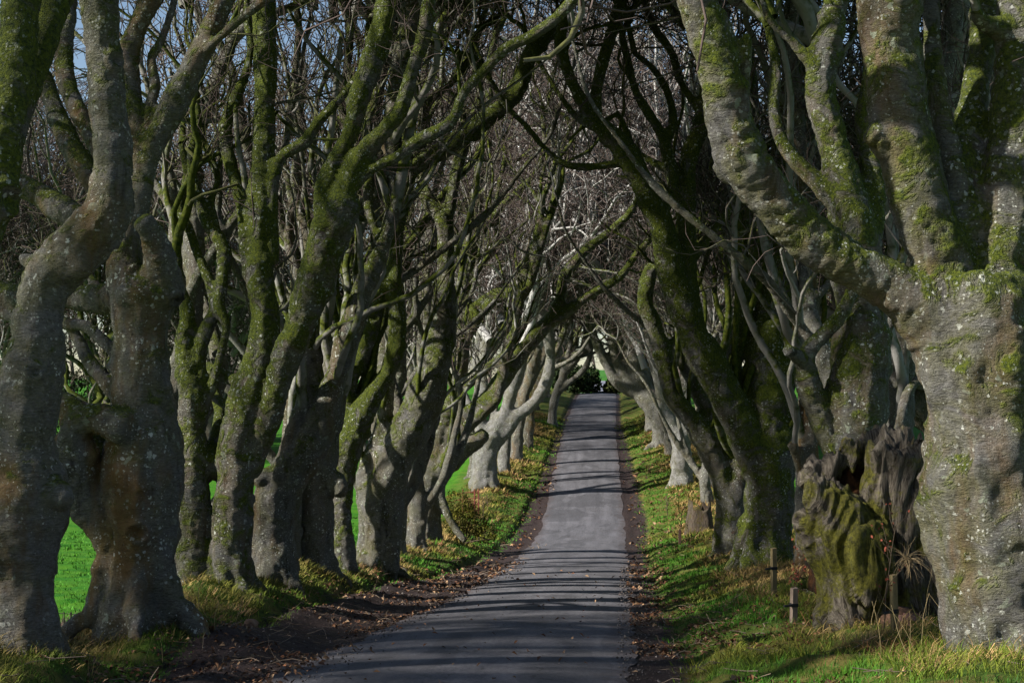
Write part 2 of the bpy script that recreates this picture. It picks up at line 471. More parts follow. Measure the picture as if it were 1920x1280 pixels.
tree("pale smooth beech stem standing behind the bulging trunk on the field side", 31.0, (0.35, 0.4, 0.5),
     (0, [540, 1060, 24, 545, 900, 20, 548, 780, 17, 553, 720, 16, 562, 655, 15, 570, 615, 14, 590, 540, 13, 583, 470, 13, 566, 400, 12, 556, 330, 11, 566, 250, 10, 552, 160, 9, 560, 60, 8, 548, -40, 7]),
     (0.5, [570, 615, 10, 560, 520, 10, 540, 450, 9, 548, 380, 8, 530, 300, 7]),
     (0.5, [583, 470, 12, 614, 400, 12, 642, 330, 11, 652, 260, 10, 640, 190, 9, 655, 90, 8, 650, -30, 7]))
tree("grey ringed beech trunk with a knobbly burr on its right side", 31.5, (0.3, 0.3, 0.4),
     (0, [591, 1085, 38, 591, 1020, 35, 592, 950, 34, 598, 880, 34, 610, 810, 32, 622, 750, 26, 640, 690, 22]),
     (-0.3, [605, 910, 26, 632, 905, 20, 640, 925, 14]),
     (0.8, [640, 690, 20, 662, 620, 18, 690, 540, 16, 708, 470, 14, 700, 380, 13, 715, 290, 12, 706, 200, 11, 722, 100, 10, 716, -40, 9]))
tree("slim green grey beech whose long mossy arm crosses high over the road", 34.0, (0.95, 0.1, 0.2),
     (0, [645, 1078, 26, 643, 1000, 20, 640, 930, 22, 650, 850, 27, 672, 790, 25, 702, 735, 20, 735, 680, 18, 745, 620, 17, 741, 540, 15, 742, 450, 15, 752, 385, 16, 775, 318, 16, 837, 278, 18, 900, 231, 20, 944, 200, 18, 975, 162, 16, 994, 103, 15, 1022, 70, 13, 1050, 30, 12, 1080, -30, 11]),
     (0.5, [655, 800, 15, 652, 740, 14, 666, 690, 14, 690, 640, 14, 712, 560, 14, 730, 510, 13, 728, 440, 12, 758, 350, 12, 762, 270, 11, 750, 190, 11, 766, 90, 10, 760, -40, 9]),
     (0.6, [950, 200, 9, 966, 150, 8, 992, 120, 8, 1038, 62, 8]),
     (1.0, [672, 790, 16, 692, 720, 14, 700, 640, 13, 718, 600, 12, 715, 520, 11]),
     (0.8, [762, 335, 10, 790, 290, 9, 800, 200, 9, 842, 160, 8, 866, 135, 8]))
tree("smooth leaning beech with a sunlit yellow green left side, beside the road bend", 37.0, (0.5, 0.35, 0.3),
     (0, [703, 1072, 36, 704, 1000, 32, 712, 945, 36, 724, 900, 41, 745, 850, 41, 772, 800, 37, 795, 750, 34, 812, 700, 33, 824, 650, 28, 831, 600, 25, 833, 550, 21, 836, 480, 18, 835, 430, 17, 826, 400, 16]),
     (0.6, [690, 950, 20, 684, 890, 18, 700, 840, 15, 720, 780, 15, 728, 720, 14, 735, 640, 14, 726, 560, 13, 740, 480, 12]),
     (0.4, [828, 410, 15, 806, 378, 14, 788, 345, 10]),
     (0.7, [838, 430, 13, 850, 350, 12, 862, 300, 11, 882, 235, 10, 900, 170, 9, 890, 100, 8, 910, 20, 7]),
     (-0.3, [745, 870, 26, 735, 960, 24, 728, 1070, 20]))
tree("cream stemmed slender beech rising straight behind the smooth leaning trunk", 46.0, (0.3, 0.55, 0.4),
     (0, [745, 1045, 18, 750, 930, 15, 758, 830, 13, 778, 725, 11, 799, 650, 11, 804, 610, 11, 800, 545, 11, 806, 475, 10, 804, 410, 10, 790, 340, 9, 800, 260, 8, 790, 180, 8, 802, 90, 7, 796, -20, 6]),
     (0.5, [804, 500, 7, 822, 430, 7, 815, 360, 6, 832, 290, 6, 826, 200, 5]),
     (0.8, [778, 725, 8, 760, 650, 8, 770, 560, 8, 762, 470, 7, 772, 380, 7, 765, 290, 6]))
tree("many stemmed dark beech with a broken limb stub reaching toward the road", 53.0, (0.55, 0.15, 0.5),
     (0, [792, 1020, 34, 798, 960, 26, 806, 900, 24, 815, 850, 22, 830, 800, 18, 852, 740, 16, 864, 690, 15, 868, 640, 14]),
     (0.0, [750, 1015, 14, 752, 960, 12, 765, 900, 12, 778, 850, 12, 782, 790, 11]),
     (0.0, [775, 1015, 12, 778, 950, 11, 790, 900, 12]),
     (-0.2, [818, 1010, 13, 815, 960, 11, 812, 900, 12]),
     (-0.8, [808, 900, 20, 826, 882, 21, 852, 858, 20, 886, 830, 17, 908, 814, 15]),
     (-0.4, [828, 890, 14, 828, 930, 9, 846, 978, 8, 872, 1014, 7]),
     (-1.2, [815, 856, 18, 868, 808, 14, 908, 770, 12, 931, 748, 11, 942, 705, 11, 952, 653, 11, 966, 617, 10, 975, 570, 9, 998, 520, 9, 1012, 470, 8, 1030, 410, 7]),
     (0.6, [835, 825, 14, 875, 776, 15, 910, 750, 15, 934, 722, 17, 966, 675, 18, 992, 640, 14, 1005, 622, 13, 1044, 596, 12, 1106, 553, 10, 1162, 519, 9, 1194, 475, 8, 1228, 441, 7]),
     (1.0, [975, 665, 12, 1018, 620, 12, 1050, 560, 11, 1058, 520, 11, 1098, 470, 10, 1150, 430, 9, 1180, 400, 8, 1196, 370, 6]),
     (-0.5, [838, 790, 10, 857, 745, 9, 889, 712, 9, 938, 670, 8, 962, 650, 7]),
     (0.5, [866, 660, 11, 868, 610, 13, 868, 560, 14, 873, 500, 14, 886, 430, 15, 893, 370, 13, 901, 320, 12, 911, 270, 11, 920, 215, 10, 915, 140, 9, 930, 60, 8]),
     (-0.8, [868, 650, 11, 884, 592, 11, 916, 556, 10, 950, 543, 10, 974, 525, 10, 1000, 480, 9, 1026, 420, 8, 1041, 360, 7, 1046, 300, 6, 1070, 240, 5]),
     (-1.2, [868, 660, 11, 885, 618, 10, 922, 566, 10, 960, 553, 9, 976, 520, 9, 1000, 460, 8, 1015, 400, 7]),
     (0.3, [872, 580, 10, 884, 525, 9, 902, 495, 9, 924, 468, 8, 932, 430, 7, 930, 380, 6, 944, 310, 6]),
     (0.0, [878, 500, 9, 896, 450, 8, 924, 406, 8, 962, 366, 7, 1000, 330, 7, 1020, 280, 6, 1018, 220, 5]))
tree("pale sunlit beech with a fluted foot and a long arm curving right over the verge", 77.0, (0.05, 0.95, 0.1),
     (0, [908, 916, 25, 909, 870, 23, 917, 832, 24, 931, 806, 15, 949, 769, 13, 963, 723, 12, 980, 677, 11, 988, 640, 9, 1000, 600, 8, 996, 550, 7]),
     (-0.5, [926, 832, 16, 943, 815, 14, 966, 783, 13, 1001, 755, 12, 1022, 720, 12, 1032, 676, 11, 1028, 630, 11, 1014, 590, 9, 1013, 545, 9, 1020, 500, 8, 1036, 450, 6]),
     (0.0, [1020, 605, 8, 1036, 560, 8, 1050, 500, 7, 1060, 440, 6]),
     (0.3, [916, 825, 12, 921, 790, 7, 926, 770, 6]),
     (1.0, [908, 840, 14, 900, 790, 11, 908, 740, 9, 905, 690, 9, 915, 620, 8, 920, 570, 6]),
     (1.0, [907, 760, 8, 895, 720, 7, 892, 660, 6, 902, 600, 5]),
     (1.5, [903, 800, 9, 880, 760, 8, 862, 715, 7, 850, 690, 6]),
     (1.8, [905, 720, 8, 885, 690, 7, 862, 680, 6]),
     (1.2, [895, 840, 8, 890, 880, 8, 889, 918, 8]))
tree("white stemmed sunlit beech forking into a Y behind the long curving arm", 84.0, (0.05, 0.9, 0.1),
     (0, [946, 893, 12, 948, 850, 10, 952, 800, 9, 951, 730, 9, 947, 662, 8, 941, 584, 8, 947, 522, 8, 942, 482, 9]),
     (0.0, [942, 482, 7, 932, 462, 5, 934, 420, 5]),
     (-0.3, [945, 490, 7, 962, 456, 5, 970, 425, 5, 985, 385, 4]),
     (0.4, [950, 780, 7, 962, 740, 7, 978, 700, 7, 985, 640, 6, 978, 580, 6]),
     (0.2, [942, 885, 8, 938, 860, 6, 942, 830, 6]))
tree("grey beech in half shade, fourth of the far left row beside straw coloured grass", 89.0, (0.3, 0.4, 0.6),
     (0, [968, 866, 13, 969, 830, 12, 975, 790, 11, 984, 740, 10, 997, 690, 10, 1008, 640, 9, 1004, 600, 8, 1020, 540, 7, 1015, 480, 6]),
     (0.0, [982, 745, 8, 1005, 700, 7, 1022, 660, 6, 1018, 600, 6, 1026, 540, 5]),
     (0.5, [972, 800, 8, 965, 740, 7, 972, 680, 7, 964, 620, 6]))
tree("brown footed mossy beech in the far left row above the straw tussocks", 95.0, (0.55, 0.3, 0.9),
     (0, [990, 842, 12, 990, 810, 11, 994, 770, 10, 1003, 730, 9, 1015, 690, 8, 1024, 640, 7, 1038, 590, 7, 1034, 540, 6]),
     (-0.3, [1000, 750, 7, 1022, 700, 7, 1042, 660, 7, 1060, 610, 6, 1066, 540, 5]),
     (0.3, [994, 780, 7, 988, 730, 6, 992, 670, 6]))
tree("far left beech with three pale arms curving right beneath the arch", 112.0, (0.15, 0.7, 0.2),
     (0, [1035, 800, 10, 1036, 770, 9, 1042, 740, 8, 1050, 715, 7, 1060, 680, 6, 1070, 640, 6, 1068, 590, 5]),
     (-0.5, [1046, 738, 6, 1066, 718, 6, 1088, 700, 6, 1102, 680, 6, 1108, 650, 6, 1104, 612, 5, 1108, 560, 4]),
     (-0.2, [1052, 712, 5, 1066, 690, 5, 1085, 668, 5, 1102, 650, 5, 1112, 620, 4]),
     (0.2, [1045, 730, 6, 1062, 700, 5, 1082, 676, 5, 1094, 640, 5, 1098, 600, 4]))
# ---- right row
tree("giant lichen spotted beech at the right edge with an arm sweeping left over the road", 14.5, (0.62, 0.22, 0.55),
     (0, [1893, 1262, 118, 1882, 1100, 122, 1868, 950, 122, 1856, 820, 125, 1848, 700, 130, 1842, 620, 128, 1835, 560, 115]),
     (-0.9, [1800, 640, 80, 1745, 590, 62, 1680, 545, 47, 1600, 500, 46, 1520, 445, 46, 1450, 378, 46, 1396, 310, 46, 1370, 240, 43, 1362, 170, 46, 1340, 90, 45, 1310, 10, 42, 1288, -60, 42]),
     (-0.4, [1810, 570, 72, 1768, 490, 60, 1738, 420, 54, 1712, 340, 55, 1690, 250, 58, 1675, 150, 60, 1665, 50, 60, 1660, -60, 60]),
     (-0.2, [1690, 290, 40, 1658, 266, 32, 1632, 248, 22]),
     (0.3, [1818, 470, 26, 1800, 380, 23, 1785, 300, 22, 1763, 200, 20, 1750, 100, 17, 1746, 0, 16, 1744, -60, 15]),
     (0.2, [1850, 600, 95, 1872, 490, 72, 1890, 380, 62, 1902, 270, 52, 1908, 170, 47, 1915, 60, 47, 1922, -60, 47]),
     (-0.4, [1905, 60, 30, 1862, 50, 22, 1838, 38, 15, 1830, 18, 11]),
     (1.3, [1820, 420, 30, 1806, 300, 30, 1824, 200, 30, 1840, 100, 29, 1852, 0, 28, 1860, -60, 28]),
     (-0.2, [1385, 180, 26, 1400, 78, 13, 1402, 66, 10]), twigs=0.5)
tree("dark beech behind the hollow stump with a crooked elbow arm on its left", 23.0, (0.72, 0.15, 0.45),
     (0, [1605, 1120, 74, 1602, 1000, 66, 1602, 900, 62, 1603, 830, 60, 1605, 760, 61, 1614, 680, 56, 1617, 610, 52, 1612, 540, 50, 1606, 470, 46, 1597, 410, 42, 1576, 320, 33, 1553, 235, 31, 1540, 170, 30, 1543, 110, 29, 1556, 60, 27, 1568, 0, 25, 1580, -60, 24]),
     (-0.6, [1570, 850, 26, 1533, 765, 24, 1512, 705, 24, 1514, 660, 19, 1545, 626, 15, 1580, 585, 14, 1600, 540, 13]),
     (-0.4, [1512, 690, 18, 1494, 668, 14, 1476, 656, 11]),
     (-0.3, [1540, 120, 14, 1520, 115, 13, 1486, 80, 9, 1450, 46, 8, 1437, 25, 8, 1428, -10, 7, 1420, -50, 6]),
     (0.3, [1590, 400, 24, 1560, 370, 20, 1530, 340, 18, 1490, 300, 17, 1464, 262, 14, 1450, 200, 12, 1455, 130, 10, 1440, 50, 9]),
     (0.4, [1612, 500, 26, 1640, 400, 22, 1632, 300, 20, 1622, 220, 18, 1632, 120, 16, 1620, 0, 15]))
tree("slim blue grey beech stem half hidden right of the dark elbowed beech", 29.0, (0.2, 0.35, 0.1),
     (0, [1685, 1090, 30, 1684, 950, 29, 1683, 820, 28, 1687, 740, 26, 1700, 640, 22, 1720, 540, 20, 1735, 450, 19, 1752, 350, 18, 1765, 250, 18, 1772, 150, 18, 1785, 60, 18, 1800, -40, 17]),
     (0.3, [1752, 360, 12, 1788, 270, 13, 1760, 160, 13, 1775, 60, 13]))
tree("short red brown stem between the two big right hand trunks", 30.0, (0.25, 0.2, 0.9),
     (0, [1512, 1080, 24, 1512, 950, 21, 1514, 850, 20, 1516, 760, 20, 1512, 680, 22, 1512, 600, 24, 1510, 540, 24, 1505, 470, 22, 1500, 400, 20, 1496, 300, 18, 1492, 200, 18, 1480, 100, 16, 1488, 0, 15, 1484, -60, 14]),
     (-0.3, [1510, 900, 12, 1496, 860, 11, 1486, 832, 12]))
tree("upright grey green beech with a long dark arm leaning left over the road", 34.0, (0.85, 0.15, 0.25),
     (0, [1432, 1070, 56, 1438, 1000, 48, 1443, 920, 46, 1446, 830, 47, 1441, 750, 46, 1446, 680, 43, 1441, 620, 38, 1452, 560, 34, 1465, 500, 31, 1470, 450, 29, 1478, 390, 26, 1470, 300, 24, 1478, 200, 22, 1488, 100, 20, 1494, -40, 20]),
     (-1.6, [1432, 900, 34, 1395, 808, 37, 1352, 725, 34, 1311, 650, 32, 1282, 582, 30, 1262, 520, 27, 1250, 460, 26, 1238, 415, 25, 1214, 370, 24, 1188, 310, 22, 1150, 258, 20, 1115, 228, 17]),
     (-0.5, [1112, 226, 13, 1094, 195, 13, 1066, 140, 12, 1051, 80, 12, 1060, 30, 13, 1082, -40, 13]),
     (0.4, [1114, 230, 14, 1120, 160, 13, 1142, 80, 13, 1166, 0, 12, 1180, -50, 12]),
     (0.3, [1158, 40, 8, 1190, 15, 7, 1220, -30, 7]),
     (0.2, [1120, 240, 9, 1096, 231, 8, 1066, 202, 7, 1012, 118, 6, 985, 60, 6]),
     (-0.6, [1175, 300, 10, 1154, 307, 8, 1100, 313, 8, 1056, 306, 7, 1019, 275, 7, 981, 231, 7, 948, 198, 6, 920, 150, 6]),
     (0.6, [1300, 625, 24, 1292, 560, 22, 1286, 480, 20, 1286, 400, 19, 1291, 300, 18, 1314, 234, 16, 1322, 187, 13, 1318, 120, 10, 1300, 60, 9, 1305, -40, 8]),
     (0.2, [1284, 420, 13, 1270, 372, 12, 1246, 265, 11, 1231, 237, 11, 1194, 175, 9, 1176, 109, 8, 1164, 60, 7]),
     (0.5, [1248, 275, 9, 1262, 225, 10, 1250, 170, 8, 1225, 130, 7, 1190, 100, 7]),
     (0.4, [1285, 500, 9, 1312, 470, 9, 1340, 430, 9, 1372, 388, 9, 1400, 350, 8]),
     (0.3, [1415, 830, 18, 1385, 738, 13, 1380, 690, 12, 1392, 620, 13, 1398, 540, 12, 1432, 440, 11, 1420, 390, 10]),
     (0.6, [1318, 215, 8, 1280, 160, 8, 1260, 100, 8, 1225, 50, 8, 1210, 10, 7]),
     (0.8, [1240, 420, 10, 1262, 330, 9, 1235, 310, 8, 1190, 285, 7]))
tree("leaning beech with a sawn off dark arm bent over the right verge", 41.0, (0.7, 0.3, 0.3),
     (0, [1376, 1045, 34, 1378, 970, 29, 1380, 900, 27, 1374, 846, 25, 1336, 786, 19, 1302, 716, 16, 1281, 670, 13, 1276, 620, 11, 1290, 560, 10, 1284, 500, 9]),
     (-1.0, [1364, 950, 22, 1350, 885, 22, 1328, 835, 23, 1296, 785, 22, 1262, 742, 18, 1250, 690, 17, 1232, 625, 18, 1210, 572, 16, 1214, 530, 15, 1222, 502, 14]),
     (0.3, [1245, 665, 10, 1262, 640, 9, 1282, 620, 8, 1296, 590, 7]),
     (0.2, [1350, 1045, 16, 1352, 980, 13, 1358, 930, 13]),
     (0.3, [1366, 700, 14, 1385, 620, 16, 1398, 530, 19, 1402, 450, 20, 1395, 390, 19, 1400, 300, 17, 1408, 200, 16, 1400, 90, 14]))
tree("blue violet beech stem in open shade between the dark arms on the right", 50.0, (0.05, 0.7, 0.25),
     (0, [1400, 1000, 22, 1396, 900, 20, 1390, 800, 20, 1372, 710, 19, 1344, 610, 17, 1326, 535, 16, 1312, 450, 14, 1312, 400, 12, 1322, 340, 11, 1330, 270, 10, 1316, 190, 9, 1322, 100, 8]),
     (0.3, [1313, 420, 8, 1300, 340, 7, 1310, 250, 6, 1300, 170, 6]),
     (0.4, [1372, 710, 11, 1362, 620, 11, 1368, 540, 11, 1356, 470, 10, 1366, 400, 9]))
tree("bright white beech trunk standing in the sun on the right verge", 78.0, (0.02, 1.0, 0.05),
     (0, [1278, 912, 20, 1277, 860, 19, 1275, 822, 20, 1262, 805, 15, 1241, 742, 11, 1228, 690, 9, 1217, 652, 8, 1213, 610, 7, 1216, 560, 6, 1204, 500, 6]),
     (0.4, [1282, 830, 15, 1290, 790, 13, 1284, 730, 12, 1290, 680, 11, 1282, 620, 9, 1290, 560, 8, 1280, 500, 7]),
     (0.2, [1292, 905, 9, 1291, 870, 9, 1286, 840, 10]))
tree("group of pale limbs fanning left from one leaning foot on the far right verge", 95.0, (0.3, 0.7, 0.15),
     (0, [1243, 838, 19, 1240, 800, 19, 1228, 770, 18, 1195, 741, 13, 1154, 712, 11, 1135, 677, 10, 1118, 640, 9, 1104, 602, 9, 1101, 570, 8, 1108, 530, 7, 1104, 480, 6]),
     (0.2, [1215, 750, 12, 1182, 713, 11, 1156, 677, 10, 1148, 636, 10, 1147, 611, 10]),
     (0.3, [1150, 640, 6, 1166, 620, 5, 1168, 580, 5, 1166, 540, 4]),
     (-0.3, [1238, 785, 15, 1226, 748, 13, 1202, 705, 12, 1184, 658, 10, 1182, 614, 9, 1190, 588, 9, 1175, 537, 8, 1160, 484, 7, 1170, 430, 6]),
     (0.3, [1190, 590, 7, 1200, 560, 6, 1182, 506, 6, 1168, 470, 5, 1172, 420, 4]),
     (0.5, [1215, 740, 9, 1180, 690, 8, 1174, 640, 7, 1178, 590, 6]))
tree("grey beech foot half hidden behind the fan of pale limbs, far right row", 104.0, (0.3, 0.6, 0.2),
     (0, [1222, 806, 12, 1218, 770, 11, 1200, 735, 9, 1178, 700, 8, 1162, 655, 7, 1166, 600, 6, 1156, 540, 6, 1162, 480, 5]),
     (0.2, [1205, 745, 7, 1206, 690, 7, 1200, 640, 6, 1206, 580, 5]))

# limbs in world space ------------------------------------------------
def world_limbs(d, limbs):
    out, flat = [], []
    for i, (dd, pts) in enumerate(limbs):
        a = np.array(pts, float).reshape(-1, 3)
        d0 = d
        if i > 0 and flat:
            fl = np.concatenate(flat)
            k = np.argmin((fl[:, 0] - a[0, 0]) ** 2 + (fl[:, 1] - a[0, 1]) ** 2)
            d0 = fl[k, 2]
        L = np.concatenate([[0], np.cumsum(np.hypot(np.diff(a[:, 0]), np.diff(a[:, 1])))])
        dep = d0 + dd * (L / L[-1]) ** 1.2
        # dense pixel samples for attaching later limbs
        tt = np.linspace(0, L[-1], 60)
        flat.append(np.stack([np.interp(tt, L, a[:, 0]), np.interp(tt, L, a[:, 1]), np.interp(tt, L, dep)], 1))
        w = np.array([[*at(x, y, q), r * q / F] for (x, y, r), q in zip(a, dep)])
        out.append(w)
    return out


TREES = []
for label, d, look, limbs, tw in T:
    ends = [np.array(p, float).reshape(-1, 3)[-2:] for _, p in limbs]
    TREES.append(dict(label=label, d=d, look=look, wl=world_limbs(d, limbs), tw=tw,
                      ext=[e[1, 1] < 60 or (e[1, 2] * d / F < 0.19 and e[1, 1] < e[0, 1] and e[1, 1] < 650) for e in ends]))

# let the ground meet each traced foot
_c = np.array([[t["wl"][0][0, 0], t["d"]] for t in TREES])
_b = np.array([t["wl"][0][0, 2] + 0.12 for t in TREES])
_c = np.vstack([_c, [-5.6, 18.2], [-6.4, 20.2]]); _b = np.append(_b, [-3.55, -4.2])
_t = _b - ground_raw(_c[:, 0], _c[:, 1])
_t = np.clip(_t, -0.9, 0.9)
_G = np.exp(-((_c[:, None, :] - _c[None, :, :]) ** 2).sum(2) / (2 * RBF_S ** 2)) + 0.25 * np.eye(len(_c))
RBF["c"] = _c
RBF["w"] = np.linalg.solve(_G, _t)

# ------------------------------------------------------------------ tree body: union of tubes, voxel remesh, smoothing, bark relief
def remesh_body(verts, faces, voxel, smooth_it):
    me = mesh_np("tmp", verts, faces)
    o = bpy.data.objects.new("tmp", me)
    COL.objects.link(o)
    m = o.modifiers.new("r", 'REMESH'); m.mode = 'VOXEL'; m.voxel_size = voxel; m.adaptivity = 0.0
    s = o.modifiers.new("s", 'SMOOTH'); s.factor = 0.5; s.iterations = smooth_it
    dg = bpy.context.evaluated_depsgraph_get()
    ev = o.evaluated_get(dg)
    em = ev.to_mesh()
    n = len(em.vertices); v = np.empty(n * 3, np.float32); em.vertices.foreach_get("co", v); v = v.reshape(-1, 3).astype(float)
    nrm = np.empty(n * 3, np.float32); em.vertex_normals.foreach_get("vector", nrm); nrm = nrm.reshape(-1, 3).astype(float)
    q = np.empty(len(em.loops), np.int32); em.loops.foreach_get("vertex_index", q); q = q.reshape(-1, 4)
    ev.to_mesh_clear()
    bpy.data.objects.remove(o); bpy.data.meshes.remove(me)
    return v, nrm, q


def seg_nearest(v, chains):
    best = np.full(len(v), 1e9); lab = np.zeros(len(v), int); rad = np.full(len(v), 0.1); tz = np.zeros((len(v), 3))
    for li, c in enumerate(chains):
        A = c[:-1, :3]; B = c[1:, :3]; Rm = (c[:-1, 3] + c[1:, 3]) / 2
        for a, b, r in zip(A, B, Rm):
            ab = b - a
            t = np.clip(((v - a) @ ab) / (ab @ ab + 1e-9), 0, 1)
            dist = np.linalg.norm(v - a - t[:, None] * ab, axis=1) - r
            k = dist < best
            best[k] = dist[k]; lab[k] = li; rad[k] = r; tz[k] = ab / (np.linalg.norm(ab) + 1e-9)
    return lab, rad, tz


def roots(base, r, rng, n=None):
    out = []
    n = n or rng.integers(5, 8)
    a0 = rng.uniform(0, 6.28)
    for k in range(n):
        a = a0 + k * 6.283 / n + rng.uniform(-0.3, 0.3)
        u = np.array([math.cos(a), math.sin(a), 0]); w = rng.uniform(0.75, 1.2)
        p = [base + u * r * 0.55 + (0, 0, r * 2.2 * w), base + u * r * 0.82 + (0, 0, r * 0.9), base + u * r * 1.06 + (0, 0, r * 0.25), base + u * r * 1.5 * w + (0, 0, -r * 0.12), base + u * r * 2.0 * w + (0, 0, -r * 0.75)]
        rr = np.array([0.34, 0.36, 0.31, 0.24, 0.15]) * r * w
        out.append(np.column_stack([np.array(p), rr]))
    return out


def build_body(wl, voxel, seed, origin, lump=1.0, ground=True):
    rng = np.random.default_rng(seed)
    chains = []
    for i, w in enumerate(wl):
        w = w.copy()
        if i == 0 and ground:
            lo = w[0].copy(); lo[2] -= 0.7; lo[3] *= 1.1
            w = np.vstack([lo, w])
        c = catmull(w)
        # slow wander in thickness: swellings and waists
        k = np.cumsum(np.concatenate([[0], np.linalg.norm(np.diff(c[:, :3], axis=0), axis=1)]))
        c[:, 3] *= 1 + 0.06 * np.sin(k * 2.3 + rng.uniform(0, 6)) + 0.04 * np.sin(k * 5.1 + rng.uniform(0, 6))
        c[:, 3] = np.maximum(c[:, 3], voxel * 0.85)
        chains.append(c)
    all_c = list(chains)
    if ground:
        b = wl[0][0]
        all_c += [catmull(x) for x in roots(b[:3], b[3] * 0.92, rng)]
    V, Q, N6 = [], [], 0
    for c in all_c:
        e0 = c[0].copy(); e1 = c[-1].copy()
        t0 = (c[0] - c[1])[:3]; t0 /= np.linalg.norm(t0) + 1e-9
        t1 = (c[-1] - c[-2])[:3]; t1 /= np.linalg.norm(t1) + 1e-9
        e0[:3] += t0 * c[0, 3] * 0.5; e0[3] *= 0.6
        e1[:3] += t1 * c[-1, 3] * 0.35; e1[3] *= 0.8
        cc = np.vstack([e0, c, e1])
        v, qs = tubes(cc[None, :, :3], cc[None, :, 3], 10, cap=True)
        V.append(v); Q.append([q + N6 for q in qs]); N6 += len(v)
    v, nrm, q = remesh_body(np.concatenate(V), [np.concatenate([x[0] for x in Q]), np.concatenate([x[1] for x in Q])], voxel, 5)
    lab, rad, tz = seg_nearest(v, chains)
    # relief: lumps that scale with thickness, ribs along the limb, wrinkles round it
    h = 0.10 * rad * vnoise(v * 2.1 / 1.0, seed) + 0.06 * rad * vnoise(v * 5.2, seed + 1)
    ax = (v * tz).sum(1, keepdims=True) * tz
    h += 0.05 * rad * vnoise((v - ax * 0.82) * np.where(rad > .25, 4.5, 9.0)[:, None], seed + 2)
    h += 0.012 * vnoise((v + ax * 1.8) * 7.5, seed + 3) * np.minimum(1, rad / 0.2) + 0.012 * vnoise(v * 13.0, seed + 5) * np.minimum(1, rad / 0.2)
    low = np.clip(1 - (v[:, 2] - wl[0][0, 2]) / 1.6, 0, 1) if ground else 0
    h += low * 0.06 * rad * vnoise((v * (1, 1, 0.22)) * 5.5, seed + 4)
    v = v + nrm * (h * lump)[:, None]
    if voxel < 0.07 and ground:
        big = np.nonzero((rad > 0.16) & (v[:, 2] > wl[0][0, 2] + 0.5))[0]
        for k in range(8):
            c = v[rng.choice(big)]
            dist = np.linalg.norm(v - c, axis=1); w = rng.uniform(0.06, 0.13)
            if rng.random() < 0.6: kh = 0.55 * w * np.exp(-((dist - w) / (0.42 * w)) ** 2) - 0.3 * w * np.exp(-(dist / (0.5 * w)) ** 2)
            else: kh = 0.8 * w * np.exp(-(dist / w) ** 2)
            v = v + nrm * kh[:, None]
    return v, q, lab, rad


def components(q):
    """connected piece of every face, by spreading the lowest vertex label"""
    ids, inv = np.unique(q, return_inverse=True)
    inv = inv.reshape(q.shape)
    lab = np.arange(len(ids))
    while True:
        fm = lab[inv].min(1)
        new = lab.copy()
        for k in range(4): np.minimum.at(new, inv[:, k], fm)
        new = new[new]
        if (new == lab).all(): break
        lab = new
    u, c = np.unique(lab[inv[:, 0]], return_inverse=True)
    return c


def split_parts(v, q, lab, mat, origin, root, look, names):
    me = mesh_np("tmp", v, q)
    n = np.empty(len(v) * 3, np.float32); me.vertex_normals.foreach_get("vector", n); n = n.reshape(-1, 3)
    bpy.data.meshes.remove(me)
    fl = lab[q]
    fl = np.sort(fl, axis=1)[:, 1]
    for li in np.unique(fl)[1:]:
        ix = np.nonzero(fl == li)[0]
        comp = components(q[ix])
        big = np.bincount(comp).argmax()
        fl[ix[comp != big]] = 0
    objs = []
    for li in np.unique(fl):
        qq = q[fl == li]
        ids, inv = np.unique(qq, return_inverse=True)
        if len(qq) < 12: continue
        m = mesh_np(names[li], v[ids] - origin, inv.reshape(-1, 4), mat)
        m.normals_split_custom_set_from_vertices(n[ids])
        o = link(names[li], m, root)
        o.color = (*look, 1)
        objs.append(o)
    return objs

# ------------------------------------------------------------------ crowns: branches, branchlets, twigs grown from the limbs
def grow(starts, dirs, rads, lens, n, rng, wander, up, tip=0.25):
    """grow many chains at once -> P (N,n,3), R (N,n)"""
    N = len(starts)
    P = np.empty((N, n, 3)); P[:, 0] = starts
    D = dirs / (np.linalg.norm(dirs, axis=1, keepdims=True) + 1e-9)
    step = (lens / (n - 1))[:, None]
    for i in range(1, n):
        D = D + rng.normal(0, wander, (N, 3)) + np.array([0, 0, up])
        D /= np.linalg.norm(D, axis=1, keepdims=True) + 1e-9
        P[:, i] = P[:, i - 1] + D * step
    t = np.linspace(0, 1, n)[None]
    Rr = rads[:, None] * (1 - (1 - tip) * t)
    return P, Rr


def children(P, Rr, k, rng, tmin, spread, upb, rscale, lscale, lmin, rmin):
    N, n, _ = P.shape
    t = rng.uniform(tmin, 0.98, (N, k)) * (n - 1)
    i = np.minimum(t.astype(int), n - 2); f = t - i
    ar = np.arange(N)[:, None]
    S = P[ar, i] * (1 - f)[..., None] + P[ar, i + 1] * f[..., None]
    r0 = Rr[ar, i] * (1 - f) + Rr[ar, i + 1] * f
    Tn = P[ar, i + 1] - P[ar, i]; Tn /= np.linalg.norm(Tn, axis=2, keepdims=True) + 1e-9
    rnd = rng.normal(0, 1, (N, k, 3)); rnd -= (rnd * Tn).sum(2, keepdims=True) * Tn
    rnd /= np.linalg.norm(rnd, axis=2, keepdims=True) + 1e-9
    D = Tn * 0.75 + rnd * spread + np.array([0, 0, upb])
    r = np.maximum(r0 * rscale * rng.uniform(0.6, 1.0, (N, k)), rmin)
    L = np.maximum(lscale * rng.uniform(0.6, 1.35, (N, k)), lmin)
    return S.reshape(-1, 3), D.reshape(-1, 3), r.reshape(-1), L.reshape(-1)


